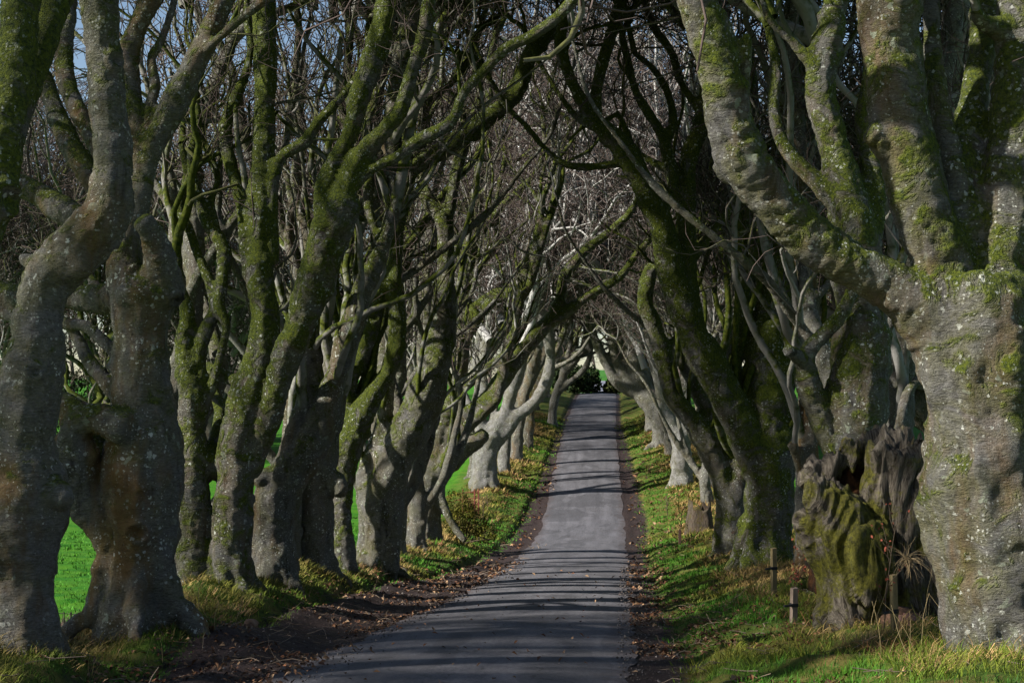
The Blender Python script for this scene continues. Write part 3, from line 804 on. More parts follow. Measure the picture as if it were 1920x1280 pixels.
def crown_mesh(wl, seed, origin, nbr, d, ground, zmin=3.2, k2=6, k3=5, bias=(0, 0, 0), nstem=0, ext=None):
    rng = np.random.default_rng(seed + 77)
    rmin = max(0.007, d * 0.00022)
    S, D, Rr, L = [], [], [], []
    # carry each limb on beyond where it was cut
    for wi, w in enumerate(wl):
        r = w[-1, 3]
        if w[-1, 2] - ground < 2.0 or r < 0.04 or (ext and not ext[wi]) or (zmin > 6.2 and wl[0][0, 1] < 24 and w[-1, 2] < 0.26 * w[-1, 1]): continue
        tdir = w[-1, :3] - w[-2, :3]; tdir /= np.linalg.norm(tdir) + 1e-9
        for q in range(2):
            S.append(w[-1, :3]); D.append(tdir + rng.normal(0, 0.25, 3) + (0, 0, 0.3)); Rr.append(r * (0.9 if q == 0 else 0.6)); L.append(np.clip(r * 32, 3.0, 8.0))
    # side branches
    cand = []
    for w in wl:
        c = catmull(w)
        sel = c[(c[:, 2] - ground > zmin)]
        T_ = np.gradient(c[:, :3], axis=0)[(c[:, 2] - ground > zmin)]
        if len(sel) > 2:
            cand.append(np.column_stack([sel, T_ / (np.linalg.norm(T_, axis=1, keepdims=True) + 1e-9)]))
    allc = np.concatenate([catmull(w) for w in wl])
    wall = np.exp(-((allc[:, 2] - ground - 3.6) / 1.3) ** 2) * (allc[:, 3] > 0.10)
    wall = wall / wall.sum() if wall.sum() > 0 else np.full(len(allc), 1 / len(allc))
    if cand and nbr:
        cand = np.concatenate(cand)
        wgt = np.minimum(1, (cand[:, 2] - ground) / 6.0)
        idx = rng.choice(len(cand), nbr, p=wgt / wgt.sum())
        for k in idx:
            c = cand[k]
            rp = rng.normal(0, 1, 3); rp -= (rp @ c[4:7]) * c[4:7]; rp /= np.linalg.norm(rp) + 1e-9
            r = min(c[3] * 0.5, 0.11) * rng.uniform(0.5, 1.0); r = max(r, 0.022)
            S.append(c[:3]); D.append(c[4:7] * 0.55 + rp * 0.7 + np.array((0, 0, 0.5)) + np.array(bias)); Rr.append(r); L.append(np.clip(r * 48, 1.6, 5.0) * rng.uniform(0.7, 1.2))
    if not S: return None
    P1, R1 = grow(np.array(S), np.array(D), np.array(Rr), np.array(L), 12, rng, 0.36, 0.15, 0.35)
    if d < 60:      # round the bends of the thicker near branches
        Pm = (P1[:, :-1] + P1[:, 1:]) / 2
        Ps = P1.copy(); Ps[:, 1:-1] = (Pm[:, :-1] + Pm[:, 1:]) / 2
        P2_ = np.empty((len(P1), 23, 3)); P2_[:, ::2] = Ps; P2_[:, 1::2] = Pm
        R2_ = np.empty((len(P1), 23)); R2_[:, ::2] = R1; R2_[:, 1::2] = (R1[:, :-1] + R1[:, 1:]) / 2
        P1, R1 = P2_, R2_
    s, dd, r, l = children(P1, R1, k2, rng, 0.2, 0.75, 0.25, 0.5, 1.9, 0.8, rmin * 1.5)
    if nstem:       # tall sinuous uprights between the limbs
        c = allc[rng.choice(len(allc), nstem, p=wall)]; a = rng.uniform(0, 6.28, nstem)
        PS, RS = grow(c[:, :3], np.stack([np.cos(a) * 0.30, np.sin(a) * 0.42, np.full(nstem, 0.85)], 1), np.minimum(c[:, 3] * 0.5, rng.uniform(0.06, 0.14, nstem)), rng.uniform(7, 11, nstem), 23, rng, 0.17, 0.085, 0.35)
        sway = np.cumsum(np.cumsum(rng.normal(0, 1, PS.shape), axis=1), axis=1) * 0.004
        PS = PS + sway * (1, 1, 0)
        e = children(PS, RS, 4, rng, 0.4, 0.6, 0.5, 0.55, 2.4, 1.0, rmin * 2)
        s, dd, r, l = (np.concatenate([p, q]) for p, q in zip((s, dd, r, l), e))
    P2, R2 = grow(s, dd, r, l, 7, rng, 0.33, 0.10, 0.4)
    s, dd, r, l = children(P2, R2, k3, rng, 0.15, 0.85, 0.12, 0.5, 0.95, 0.4, rmin)
    P3, R3 = grow(s, dd, r, l, 4, rng, 0.42, 0.10, 0.6)
    # second-order twigs off the branch itself
    V, Q, A, off = [], [], [], 0
    for P, R_, sides, th in ((P1, R1, 6, 1.0),) + (((PS, RS, 7, 1.0),) if nstem else ()) + ((P2, R2, 4, 0.7), (P3, np.maximum(R3, rmin * 0.8), 3, 0.0)):
        v, q = tubes(P, R_, sides)
        V.append(v); Q.append(q + off); A.append(np.full(len(v), th)); off += len(v)
    v = np.concatenate(V)
    return mesh_np("crown", v - origin, np.concatenate(Q), TWIG, attrs={"thick": np.concatenate(A)})

# ------------------------------------------------------------------ ground, road
def build_ground():
    sx = [0.0]
    st = 0.13
    while sx[-1] < 300:
        if sx[-1] > 9: st *= 1.13
        sx.append(sx[-1] + st)
    sx = np.array(sx); s = np.concatenate([-sx[:0:-1], sx])
    dv = [-14.0]
    while dv[-1] < 450:
        x = dv[-1]
        dv.append(x + (1.0 if x < 8 else max(0.16, (x) * 0.0125)))
    d = np.array(dv)
    Dg, Sg = np.meshgrid(d, s, indexing='ij')
    X = road_c(Dg) + Sg
    Z = ground_z(X, Dg) + ground_bumps(X, Dg) - 0.004 * (np.abs(Sg) < HALF + 0.4)
    inroad = np.abs(Sg) < HALF - 0.25
    Z = Z - 0.05 * inroad
    nd, ns = X.shape
    v = np.stack([X, Dg, Z], -1).reshape(-1, 3)
    i = np.arange(nd - 1)[:, None] * ns + np.arange(ns - 1)[None]
    q = np.stack([i, i + 1, i + ns + 1, i + ns], -1).reshape(-1, 4)
    il = -Sg - HALF - mud_l(Dg); ir = Sg - HALF - mud_r(Dg)
    edge = np.maximum(il, ir)          # >0 grass, <0 mud
    fld = np.maximum(np.maximum(sstep(6.0, 8.0, -Sg), sstep(6.5, 10.0, Sg)), sstep(161, 166, Dg))
    t = NT("verge_and_field", 0.95, 0.15)
    P = t.pos()
    e = t.attr("edge"); f = t.attr("field")
    n1 = t.noise(P, 1.4, 5, 0.65); n2 = t.noise(P, 7, 5, 0.7); n3 = t.noise(P, 40, 4, 0.7)
    e2 = t.math('ADD', e, t.math('MULTIPLY', t.math('SUBTRACT', n1, 0.5), 1.1))
    e2 = t.math('ADD', e2, t.math('MULTIPLY', t.math('SUBTRACT', n2, 0.5), 0.5))
    mud = t.mix(t.ramp(n2, 0.3, 0.7), (0.014, 0.010, 0.010), (0.05, 0.035, 0.033))
    mud = t.mix(t.math('MULTIPLY', t.ramp(n3, 0.5, 0.75), 0.6), mud, (0.11, 0.08, 0.07))
    gr = t.mix(t.ramp(n2, 0.3, 0.7), (0.02, 0.045, 0.006), (0.075, 0.12, 0.012))
    gr = t.mix(t.ramp(n1, 0.45, 0.68), gr, (0.15, 0.105, 0.035))
    fl = t.mix(t.ramp(t.noise(t.pos((0.5, 1, 1)), 2.2, 4, 0.6), 0.35, 0.65), (0.018, 0.120, 0.004), (0.065, 0.19, 0.008))
    fl = t.mix(t.math('MULTIPLY', t.ramp(n3, 0.35, 0.7), 0.5), fl, (0.014, 0.060, 0.003))
    c = t.mix(t.ramp(e2, -0.1, 0.12), mud, gr)
    c = t.mix(f, c, fl)
    t.col(c)
    h = t.math('ADD', t.math('MULTIPLY', n3, 0.6), n2)
    t.bump(h, 0.8, 0.05)
    rg = t.ramp(t.math('ADD', t.ramp(e2, -0.2, 0.1), n2), 0.35, 0.7, 0.42, 0.95)
    t.l.new(rg, t.b.inputs["Roughness"])
    me = mesh_np("ground", v, q, t.m, attrs={"edge": edge.ravel(), "field": fld.ravel()})
    o = link("ground", me); o["kind"] = "structure"
    # road sheet with worn ragged edges
    d = d[d < 162]
    u = np.linspace(-1, 1, 33)
    Dg, U = np.meshgrid(d, u, indexing='ij')
    le = 0.10 * noise2(d, d * 0, 0.8, 11) + 0.06 * noise2(d, d * 0, 3.1, 12) + 0.03 * noise2(d, d * 0, 9, 15)
    re = 0.08 * noise2(d, d * 0, 0.9, 13) + 0.05 * noise2(d, d * 0, 3.3, 14) + 0.03 * noise2(d, d * 0, 8, 16)
    S = np.where(U < 0, U * (HALF + le)[:, None], U * (HALF + re)[:, None])
    X = road_c(Dg) + S
    Z = road_z(Dg) + 0.012 + 0.05 * (1 - U ** 2) - 0.02 * np.abs(U) ** 8 + 0.008 * noise2(X, Dg, 0.7, 21)
    v = np.stack([X, Dg, Z], -1).reshape(-1, 3)
    nd, ns = X.shape
    i = np.arange(nd - 1)[:, None] * ns + np.arange(ns - 1)[None]
    q = np.stack([i, i + 1, i + ns + 1, i + ns], -1).reshape(-1, 4)
    t = NT("asphalt", 0.8, 0.4)
    P = t.pos(); s_ = t.attr("lat")
    lat = t.add("ShaderNodeCombineXYZ", i_0=s_, i_1=t.math('MULTIPLY', t.add("ShaderNodeSeparateXYZ", i_0=P).outputs[1], 0.09))
    track = t.noise(lat.outputs[0], 2.2, 4, 0.6)
    n1 = t.noise(P, 0.9, 4, 0.6); n2 = t.noise(P, 9, 4, 0.65); n3 = t.noise(P, 110, 3, 0.8)
    c = t.mix(t.ramp(track, 0.3, 0.7), (0.036, 0.036, 0.044), (0.135, 0.132, 0.15))
    c = t.mix(t.math('MULTIPLY', t.ramp(n1, 0.4, 0.65), 0.6), c, (0.055, 0.052, 0.058))
    c = t.mix(t.math('MULTIPLY', t.ramp(n3, 0.45, 0.75), 0.6), c, (0.19, 0.185, 0.19))
    c = t.mix(t.math('MULTIPLY', t.ramp(n3, 0.5, 0.25), 0.6), c, (0.02, 0.02, 0.022))
    n25 = t.noise(t.pos((1, 0.35, 1)), 22, 4, 0.75); npatch = t.noise(t.pos((1, 0.4, 1)), 0.55, 3, 0.5, 1.2)
    c = t.mix(t.math('MULTIPLY', t.ramp(n25, 0.48, 0.7), 0.5), c, (0.17, 0.165, 0.18))
    c = t.mix(t.math('MULTIPLY', t.ramp(n25, 0.5, 0.3), 0.5), c, (0.022, 0.022, 0.026))
    c = t.mix(t.math('MULTIPLY', t.ramp(npatch, 0.53, 0.56), 0.45), c, (0.032, 0.032, 0.037))
    # soil smeared on from the edges
    dirt = t.ramp(t.math('ADD', t.math('ABSOLUTE', s_), t.math('MULTIPLY', t.math('SUBTRACT', t.noise(P, 2.6, 5, 0.7), 0.5), 1.7)), 1.6, 2.3)
    c = t.mix(t.math('MULTIPLY', dirt, 0.85), c, t.mix(t.ramp(n2, 0.3, 0.7), (0.028, 0.02, 0.019), (0.085, 0.056, 0.05)))
    # fine cracks
    vo = t.add("ShaderNodeTexVoronoi", i_Scale=0.55, feature='DISTANCE_TO_EDGE')
    wv = t.add("ShaderNodeVectorMath", operation='ADD', i_0=P)
    nn = t.add("ShaderNodeTexNoise", i_Vector=P, i_Scale=1.3, i_Detail=5.0)
    t.l.new(nn.outputs["Color"], wv.inputs[1]); t.l.new(wv.outputs[0], vo.inputs["Vector"])
    ck = t.math('MULTIPLY', t.ramp(vo.outputs["Distance"], 0.014, 0.0), t.ramp(n1, 0.46, 0.54))
    c = t.mix(t.math('MULTIPLY', ck, 0.8), c, (0.012, 0.011, 0.011))
    t.col(c)
    t.bump(t.math('ADD', t.math('MULTIPLY', n3, 1.0), t.math('MULTIPLY', n2, 0.5)), 0.45, 0.012)
    me = mesh_np("road", v, q, t.m, attrs={"lat": S.ravel()})
    o = link("road", me); o["kind"] = "structure"
build_ground()

def tall_crown(seed, h0, lean, rmin):
    """the upper tree: ascending limbs, branches, twigs, about the axis of the trunk"""
    rng = np.random.default_rng(seed)
    N = 13
    a = rng.uniform(0, 6.28, N)
    S = np.stack([np.cos(a) * 0.7 + lean * 0.8, np.sin(a) * 0.7, h0 + rng.uniform(-1.5, 3.0, N)], 1)
    D = np.stack([np.cos(a) * 0.55 + lean * 0.3, np.sin(a) * 0.6, np.full(N, 0.9)], 1)
    P0, R0 = grow(S, D, rng.uniform(0.09, 0.19, N), rng.uniform(8, 13, N), 11, rng, 0.24, 0.08, 0.25)
    s, dd, r, l = children(P0, R0, 9, rng, 0.08, 0.8, 0.2, 0.5, 3.4, 1.5, 0.03)
    P1, R1 = grow(s, dd, r, l, 8, rng, 0.32, 0.08, 0.4)
    s, dd, r, l = children(P1, R1, 7, rng, 0.1, 0.85, 0.12, 0.55, 1.7, 0.7, rmin * 1.3)
    P2, R2 = grow(s, dd, r, l, 5, rng, 0.36, 0.06, 0.5)
    s, dd, r, l = children(P2, R2, 3, rng, 0.15, 0.9, 0.05, 0.6, 0.9, 0.35, rmin)
    P3, R3 = grow(s, dd, r, l, 4, rng, 0.36, 0.05, 0.7)
    V, Q, A, off = [], [], [], 0
    for P, Rr, sd, th in ((P0, R0, 7, 1.0), (P1, R1, 5, 0.85), (P2, R2, 3, 0.3), (P3, R3, 3, 0.0)):
        v, q = tubes(P, Rr, sd); V.append(v); Q.append(q + off); A.append(np.full(len(v), th)); off += len(v)
    return mesh_np("crown", np.concatenate(V), np.concatenate(Q), TWIG, attrs={"thick": np.concatenate(A)})

TALL = [tall_crown(301, 6.0, 0.8, 0.016), tall_crown(302, 6.5, 0.5, 0.016), tall_crown(303, 5.6, 1.0, 0.016)]
def add_tall(root, d, x, k, look, scale=1.0, zoff=0.0):
    side = 1 if x - road_c(d) < 0 else -1
    o = link("crown", TALL[k % 3], root)
    rng = random.Random(k * 13 + 1)
    o.rotation_euler = (0, 0, (0 if side > 0 else math.pi) + rng.uniform(-0.7, 0.7))
    sc = scale * rng.uniform(0.92, 1.15)
    o.scale = (sc, sc, sc)
    o.location = (0, 0, zoff)
    o.color = (*look, 1)

# ------------------------------------------------------------------ the avenue
TRI = {"body": 0, "crown": 0}
def crown_for(t, i, root, origin, nbr, k2=6, k3=5):
    g = t["wl"][0][0, 2]
    s = origin[0] - road_c(t["d"])
    cm = crown_mesh(t["wl"], 100 + i, origin, nbr, t["d"], g, zmin=(6.3 if t["d"] < 24 else 6.2 if t["d"] < 60 else 7.0), nstem=(7 if 26 < t["d"] < 60 else 0), ext=t["ext"], k2=k2, k3=k3, bias=(0.15 if s < 0 else -0.15, 0, 0))
    if cm is None: return
    o = link("crown", cm, root)
    o.color = (*t["look"], 1)
    TRI["crown"] += sum(1 for _ in ()) + len(cm.polygons) * 2

for i, t in enumerate(TREES):
    d = t["d"]
    base = t["wl"][0][0]
    origin = np.array([base[0], base[1], base[2]])
    t["look"] = (min(1.1, t["look"][0] + (0.10 if d < 24 else 0.25 if d < 60 else 0.05)), (t["look"][1] + 0.15 if d < 24 else t["look"][1] + 0.12 if d < 60 else t["look"][1] * 0.9), t["look"][2])  # pale raised on near and middle trunks; the middle lift stands in for light
    root = thing("beech_tree", t["label"], "tree", tuple(origin), "beech trees lining the lane")
    vox = float(np.clip(d * 0.00168, 0.033, 0.12))
    v, q, lab, rad = build_body(t["wl"], vox, 10 + i, origin)
    TRI["body"] += 2 * len(q)
    names = {k: ("trunk" if k == 0 else "limb") for k in range(len(t["wl"]))}
    split_parts(v, q, lab, BARK, origin, root, t["look"], names)
    crown_for(t, i, root, origin, (0 if d < 24 else int(6 * t["tw"])) if d < 60 else 14)
    if d < 60 and d > 21: add_tall(root, d, origin[0], i, t["look"], 1.0, max(0.0, 0.2775 * d - 1.0))
    elif d > 60: add_tall(root, d, origin[0], i, t["look"], 1.55)

# trees further along and just outside the view, grown by rule; copies share mesh data
def random_skeleton(seed, lean):
    rng = np.random.default_rng(seed)
    r = rng.uniform(0.42, 0.6)
    w = [np.array([[0, 0, 0, r * 1.15], [0.1 * lean, 0.05, 1.2, r], [0.25 * lean, 0, 2.4, r * 0.95], [0.5 * lean, 0.1, 3.4, r * 0.8]])]
    top = w[0][-1]
    for k in range(6):
        a = rng.uniform(0, 6.28)
        hx = lean * rng.uniform(0.1, 1.0) + 0.55 * math.cos(a); hy = 0.6 * math.sin(a)
        p = top[:3] + np.array([0, 0, -rng.uniform(0, 1.2)]); rr = r * rng.uniform(0.38, 0.6)
        pts = [[*p, rr]]
        D = np.array([hx, hy, 0.9])
        n = 9
        for j in range(n):
            D = D + rng.normal(0, 0.30, 3) * (1, 1, 0.4) + (0, 0, 0.12); D /= np.linalg.norm(D)
            p = p + D * rng.uniform(1.1, 1.6)
            rr *= 0.86
            pts.append([*p, rr])
        w.append(np.array(pts))
    return w

def slim_skeleton(seed, lean):
    rng = np.random.default_rng(seed)
    r = rng.uniform(0.24, 0.30)
    p = np.zeros(3); rr = r * 1.15; D = np.array([0.12 * lean, 0, 1.0]); pts = [[*p, rr]]
    for j in range(9):
        D = D + rng.normal(0, 0.16, 3) * (1, 1, 0) + (0.03 * lean, 0, 0.06); D /= np.linalg.norm(D)
        p = p + D * 1.25; rr *= 0.90; pts.append([*p, rr])
    w = [np.array(pts)]
    for k in range(5):
        j = rng.integers(1, 6); a = rng.uniform(0, 6.28)
        p = np.array(pts[j][:3]); rr = pts[j][3] * rng.uniform(0.5, 0.75)
        D = np.array([math.cos(a) * 0.6 + 0.2 * lean, math.sin(a) * 0.6, 0.9]); q = [[*p, rr]]
        for i in range(8):
            D = D + rng.normal(0, 0.26, 3) * (1, 1, 0.3) + (0, 0, 0.16); D /= np.linalg.norm(D)
            p = p + D * rng.uniform(0.9, 1.3); rr *= 0.88; q.append([*p, rr])
        w.append(np.array(q))
    return w


PROTO = []
for k, (seed, look) in enumerate(((501, (0.2, 0.75, 0.2)), (502, (0.55, 0.3, 0.3)), (503, (0.3, 0.55, 0.3)), (504, (0.7, 0.2, 0.4)))):
    wl = random_skeleton(seed, 1.0)
    PROTO.append((wl, look))

for seed, look in ((511, (0.5, 0.35, 0.3)), (514, (0.4, 0.45, 0.3))):
    PROTO.append((slim_skeleton(seed, 1.0), look))

FAR = [  # proto, distance, side (-1 left, +1 right), offset from the road centre, label
    (0, 101, -1, 5.2, "pale beech next past the brown footed one in the far left row"),
    (2, 107, -1, 5.0, "slim grey beech in the far left row just before the three armed one"),
    (3, 121, -1, 5.0, "dark beech past the three pale arms, far left row"),
    (1, 130, -1, 5.2, "mossy beech near the crest at the end of the left row"),
    (2, 140, -1, 5.0, "last but one beech of the left row, by the dark evergreen bushes"),
    (3, 149, -1, 5.4, "last beech of the left row, beside the lane end"),
    (0, 113, 1, 5.2, "pale beech past the half hidden foot in the far right row"),
    (3, 122, 1, 5.0, "dark beech in the far right row on the rising lane"),
    (2, 131, 1, 5.2, "grey beech near the crest in the far right row"),
    (1, 140, 1, 5.1, "last but one beech of the right row"),
    (0, 149, 1, 5.4, "last beech of the right row, beside the bright lane end"),
    (1, 34.0, 1, 10.5, "bare mossy tree behind the right row, beyond the slim blue grey stem"),
    (2, 100.0, -1, 43.0, "bare field tree behind the big twisted beech at the left edge"),
    (3, 96.0, -1, 34.0, "bare field tree far out over the meadow, behind the looped root"),
    (2, 108.0, -1, 29.0, "tall bare field tree far behind the second trunk of the double beech"),
    (1, 120.0, -1, 42.0, "farthest bare field tree out on the left meadow"),
    (1, 126.0, -1, 33.0, "bare field tree out on the meadow behind the double trunked beech"),
    (3, 132.0, -1, 27.0, "bare field tree far behind the bulging beech on the left"),
    (1, 96.0, 1, 19.0, "bare mossy field tree far behind the leaning right hand beech"),
    (3, 112.0, 1, 25.0, "farthest bare field tree out on the right"),
    (2, 14.0, -1, 17.0, "tall tree added in the left field, out of view, to shade the near road"),  # unseen tree, put in to throw shade on the near road
    (4, 27.0, -1, 6.6, "slim beech squeezed in behind the double trunked lichen green beech"),
    (5, 35.5, -1, 6.3, "slim beech stem behind the ringed trunk with the burr"),
    (4, 40.0, -1, 4.9, "slim leaning beech just past the smooth leaning trunk, left row"),
    (5, 43.5, -1, 6.0, "slim grey beech beside the cream stemmed one, left row"),
    (4, 48.5, -1, 5.2, "slim beech just before the many stemmed dark beech"),
    (4, 81.0, -1, 6.4, "slim pale beech on the field side of the Y forked white stem"),
    (5, 27.5, 1, 6.4, "slim beech behind the hollow stump on the field side"),
    (5, 46.0, 1, 5.3, "slim beech past the leaning beech with the sawn arm"),
    (4, 72.0, 1, 6.2, "slim beech just before the bright white trunk, right row"),
    (5, 90.0, 1, 5.2, "slim pale beech before the fan of pale limbs, right row"),
    (3, 111.0, -1, 38.5, "bare field tree showing just left of the thick straight beech, far out"),
    (2, 121.0, -1, 47.5, "bare field tree glimpsed past the S bend of the twisted beech"),
    (3, 104.0, -1, 47.5, "bare field tree at the far left edge of the view, across the meadow"),
    (0, 134.0, -1, 38.0, "pale bare tree by the far hedge, behind the double trunked beech"),
    (2, 46.0, 1, 13.0, "bare tree in the right field, seen above the slim blue grey stem"),
    (3, 62.0, 1, 14.5, "bare tree farther out in the right field, behind the elbowed dark beech"),
    (0, 80.0, 1, 15.0, "bare pale tree far out in the right field, behind the upright grey green beech"),
]
_done = {}
for k, (p, d, side, off, label) in enumerate(FAR):
    x = float(road_c(d)) + side * off
    z = float(ground_z(x, d)) - 0.1
    root = thing("beech_tree", label, "tree", (x, d, z), "beech trees lining the lane")
    wl, look = PROTO[p]
    if p not in _done:
        v, q, lab, rad = build_body(wl, 0.10 if p < 4 else 0.062, 900 + p, np.zeros(3))
        names = {j: ("trunk" if j == 0 else "limb") for j in range(len(wl))}
        objs = split_parts(v, q, lab, BARK, np.zeros(3), root, look, names)
        cm = crown_mesh(wl, 700 + p, np.zeros(3), (22 if p < 4 else 10), (95 if p < 4 else 50), 0.0, zmin=(6.0 if p < 4 else 4.5), k2=7, k3=5)
        o = link("crown", cm, root); o.color = (*look, 1)
        _done[p] = objs + [o]
        TRI["body"] += 2 * len(q); TRI["crown"] += 2 * len(cm.polygons)
    else:
        for ch in _done[p]:
            c = ch.copy(); COL.objects.link(c); c.parent = root
    rng = random.Random(int(d * 10) * 7 + 3)
    sc = rng.uniform(0.9, 1.1)
    o = link("crown", TALL[int(d) % 3], root); o.color = (*look, 1); kk = 1.5 if d > 80 else 1.1; o.scale = (kk, kk, kk); o.rotation_euler = (0, 0, rng.uniform(-0.5, 0.5))
    if p > 3: kk = 0.9; o.scale = (kk, kk, kk); o.location = (0, 0, max(0.0, 0.2775 * d - 1.0) if d < 60 else 3.0)
    root.rotation_euler = (0, 0, (0 if side < 0 else math.pi) + rng.uniform(-0.6, 0.6))
    root.scale = (sc, sc, sc)
print("TRI", TRI)
# @@MORE@@
# ------------------------------------------------------------------ verge grass, straw, leaves, twigs
def blades(centres, normals_up, n_per, hgt, lean, width, cols, rng, curl=0.5, spread=0.12):
    """tussocks: every centre carries n_per blades that lean outward -> verts, faces, colours"""
    K = len(centres)
    N = K * n_per
    ci = np.repeat(np.arange(K), n_per)
    a = rng.uniform(0, 6.283, N)
    u = np.stack([np.cos(a), np.sin(a), np.zeros(N)], 1)
    rad = np.sqrt(rng.uniform(0, 1, N)) * spread[ci]
    base = centres[ci] + u * rad[:, None]
    base[:, 2] = GZ(base[:, 0], base[:, 1]) - 0.01
    h = hgt[ci] * rng.uniform(0.5, 1.2, N)
    ln = lean[ci] * rng.uniform(0.3, 1.2, N)
    jit = rng.normal(0, 0.25, (N, 3)) * (1, 1, 0.2)
    d1 = u * ln[:, None] + jit + (0, 0, 1); d1 /= np.linalg.norm(d1, axis=1, keepdims=True)
    d2 = d1 + u * (curl * ln)[:, None] - np.array((0, 0, 1)) * (curl * ln * 0.6)[:, None]; d2 /= np.linalg.norm(d2, axis=1, keepdims=True)
    side = np.stack([-np.sin(a + 0.7), np.cos(a + 0.7), np.zeros(N)], 1) * (width[ci] * rng.uniform(0.6, 1.3, N))[:, None] * 0.5
    m = base + d1 * (h * 0.55)[:, None]; tp = m + d2 * (h * 0.5)[:, None]
    v = np.stack([base - side, base + side, m + side * 0.8, m - side * 0.8, tp], 1).reshape(-1, 3)
    o = np.arange(N)[:, None] * 5
    q = np.concatenate([o + 0, o + 1, o + 2, o + 3], 1); t3 = np.concatenate([o + 3, o + 2, o + 4], 1)
    c = cols[ci] * rng.uniform(0.65, 1.35, (N, 1))
    return v, [q, t3], np.repeat(c, 5, axis=0)


def GZ(x, d): return ground_z(x, d) + ground_bumps(x, d)


def verge_points(K, rng, dmin, dmax, side, wmin, wmax):
    d = np.exp(rng.uniform(math.log(dmin), math.log(dmax), K))
    off = rng.uniform(wmin, wmax, K)
    mw = mud_l(d) if side < 0 else mud_r(d)
    x = road_c(d) + side * (HALF + mw + off)
    return x, d, off


def make_grass():
    rng = np.random.default_rng(5)
    V, Q4, T3, C, off0 = [], [], [], [], 0
    for side, K, wmax in ((-1, 5800, 3.1), (1, 7000, 5.4)):
        x, d, off = verge_points(K, rng, 10.8 if side > 0 else 13.0, 118, side, -0.12, wmax)
        n = noise2(x, d, 0.35, 31); n2 = noise2(x, d, 1.3, 32); n3 = noise2(x, d, 0.8, 33)
        straw = np.clip(0.28 + 0.18 * off - 0.05 * np.abs(off - 2) + 0.75 * n + 0.35 * n2 - (0.55 if side > 0 else 0.25) * (off < 1.4), 0, 1)
        keep = ((n3 + 0.25 > -0.45) | (off < 1.2)) & ~((side < 0) & (d < 27) & (off > 2.2))
        green = np.array([0.050, 0.165, 0.006]) * (0.8 + 0.4 * n2[:, None]); olive = np.array([0.135, 0.145, 0.012]); st = np.array([0.30, 0.20, 0.07])
        c = np.where((straw < 0.5)[:, None], green + (olive - green) * (straw * 2)[:, None], olive + (st - olive) * ((straw - 0.5) * 2)[:, None])
        hg = (0.06 + 0.05 * np.clip(off, 0, 2) + 0.10 * straw) * (1 + 0.5 * n2) * np.where(d > 40, 1.15, 1)
        x, d, c, hg, straw = x[keep], d[keep], c[keep], hg[keep], straw[keep]
        cen = np.stack([x, d, np.zeros_like(x)], 1)
        v, (q, t3), cc = blades(cen, None, 11, np.maximum(hg, 0.05), 0.5 + 0.7 * straw, np.maximum(0.008, d * 0.00055), c, rng, 0.9, 0.10 + 0.0045 * d)
        V.append(v); Q4.append(q + off0); T3.append(t3 + off0); C.append(cc); off0 += len(v)
    for t in TREES:
        if t["d"] > 80 or t["d"] < 13: continue
        b = t["wl"][0][0]; K = 46
        a = rng.uniform(0, 6.283, K); rr = b[3] * rng.uniform(0.95, 1.75, K) + 0.05
        x = b[0] + np.cos(a) * rr; d = b[1] + np.sin(a) * rr
        c = np.array([0.10, 0.115, 0.012]) * rng.uniform(0.5, 1.4, (K, 1)); k = rng.random(K) < 0.3; c[k] = np.array([0.26, 0.18, 0.06]) * rng.uniform(0.6, 1.1, (k.sum(), 1))
        v, (q, t3), cc = blades(np.stack([x, d, 0 * x], 1), None, 14, rng.uniform(0.10, 0.24, K), rng.uniform(0.4, 1.0, K), np.full(K, max(0.008, t["d"] * 0.0005)), c, rng, 0.9, np.full(K, 0.12 + 0.003 * t["d"]))
        V.append(v); Q4.append(q + off0); T3.append(t3 + off0); C.append(cc); off0 += len(v)
    me = mesh_np("verge_grass", np.concatenate(V), [np.concatenate(Q4), np.concatenate(T3)], GRASS, False, cols=np.concatenate(C))
    link("verge_grass", me)["kind"] = "stuff"
    # bleached tussocks and flattened bracken
    V, Q4, T3, C, off0 = [], [], [], [], 0
    spots = [(-1, 40, 52, 0.9, 2.6, 60), (-1, 62, 84, 1.0, 3.0, 80), (1, 50, 80, 1.3, 3.4, 190), (1, 84, 110, 0.8, 3.2, 80), (-1, 86, 110, 0.8, 3, 50),
             (-1, 15, 24, 0.3, 2.2, 60), (1, 12.5, 19, 1.2, 3.8, 90), (1, 20, 34, 1.0, 3.0, 70), (-1, 34, 41, 0.3, 2.0, 60)]
    for side, a, b, w0, w1, K in spots:
        x, d, off = verge_points(K, rng, a, b, side, w0, w1)
        c = np.array([0.42, 0.27, 0.11]) * rng.uniform(0.55, 1.15, (K, 1)); k = rng.random(K) < 0.3
        c[k] = np.array([0.17, 0.075, 0.03]) * rng.uniform(0.7, 1.2, (k.sum(), 1))
        cen = np.stack([x, d, np.zeros_like(x)], 1)
        v, (q, t3), cc = blades(cen, None, 26, rng.uniform(0.16, 0.36, K), rng.uniform(0.9, 1.8, K), np.maximum(0.008, d * 0.0005), c, rng, 1.1, rng.uniform(0.1, 0.3, K))
        V.append(v); Q4.append(q + off0); T3.append(t3 + off0); C.append(cc); off0 += len(v)
    K = 120
    x = rng.uniform(-9.5, -6.2, K); d = rng.uniform(24.3, 28.0, K)
    c = np.array([0.10, 0.062, 0.052]) * rng.uniform(0.6, 1.4, (K, 1))
    v, (q, t3), cc = blades(np.stack([x, d, 0 * x], 1), None, 26, rng.uniform(0.2, 0.42, K), rng.uniform(0.4, 0.9, K), np.full(K, 0.012), c, rng, 0.8, np.full(K, 0.25))
    V.append(v); Q4.append(q + off0); T3.append(t3 + off0); C.append(cc); off0 += len(v)
    me = mesh_np("dry_grass", np.concatenate(V), [np.concatenate(Q4), np.concatenate(T3)], GRASS, False, cols=np.concatenate(C))
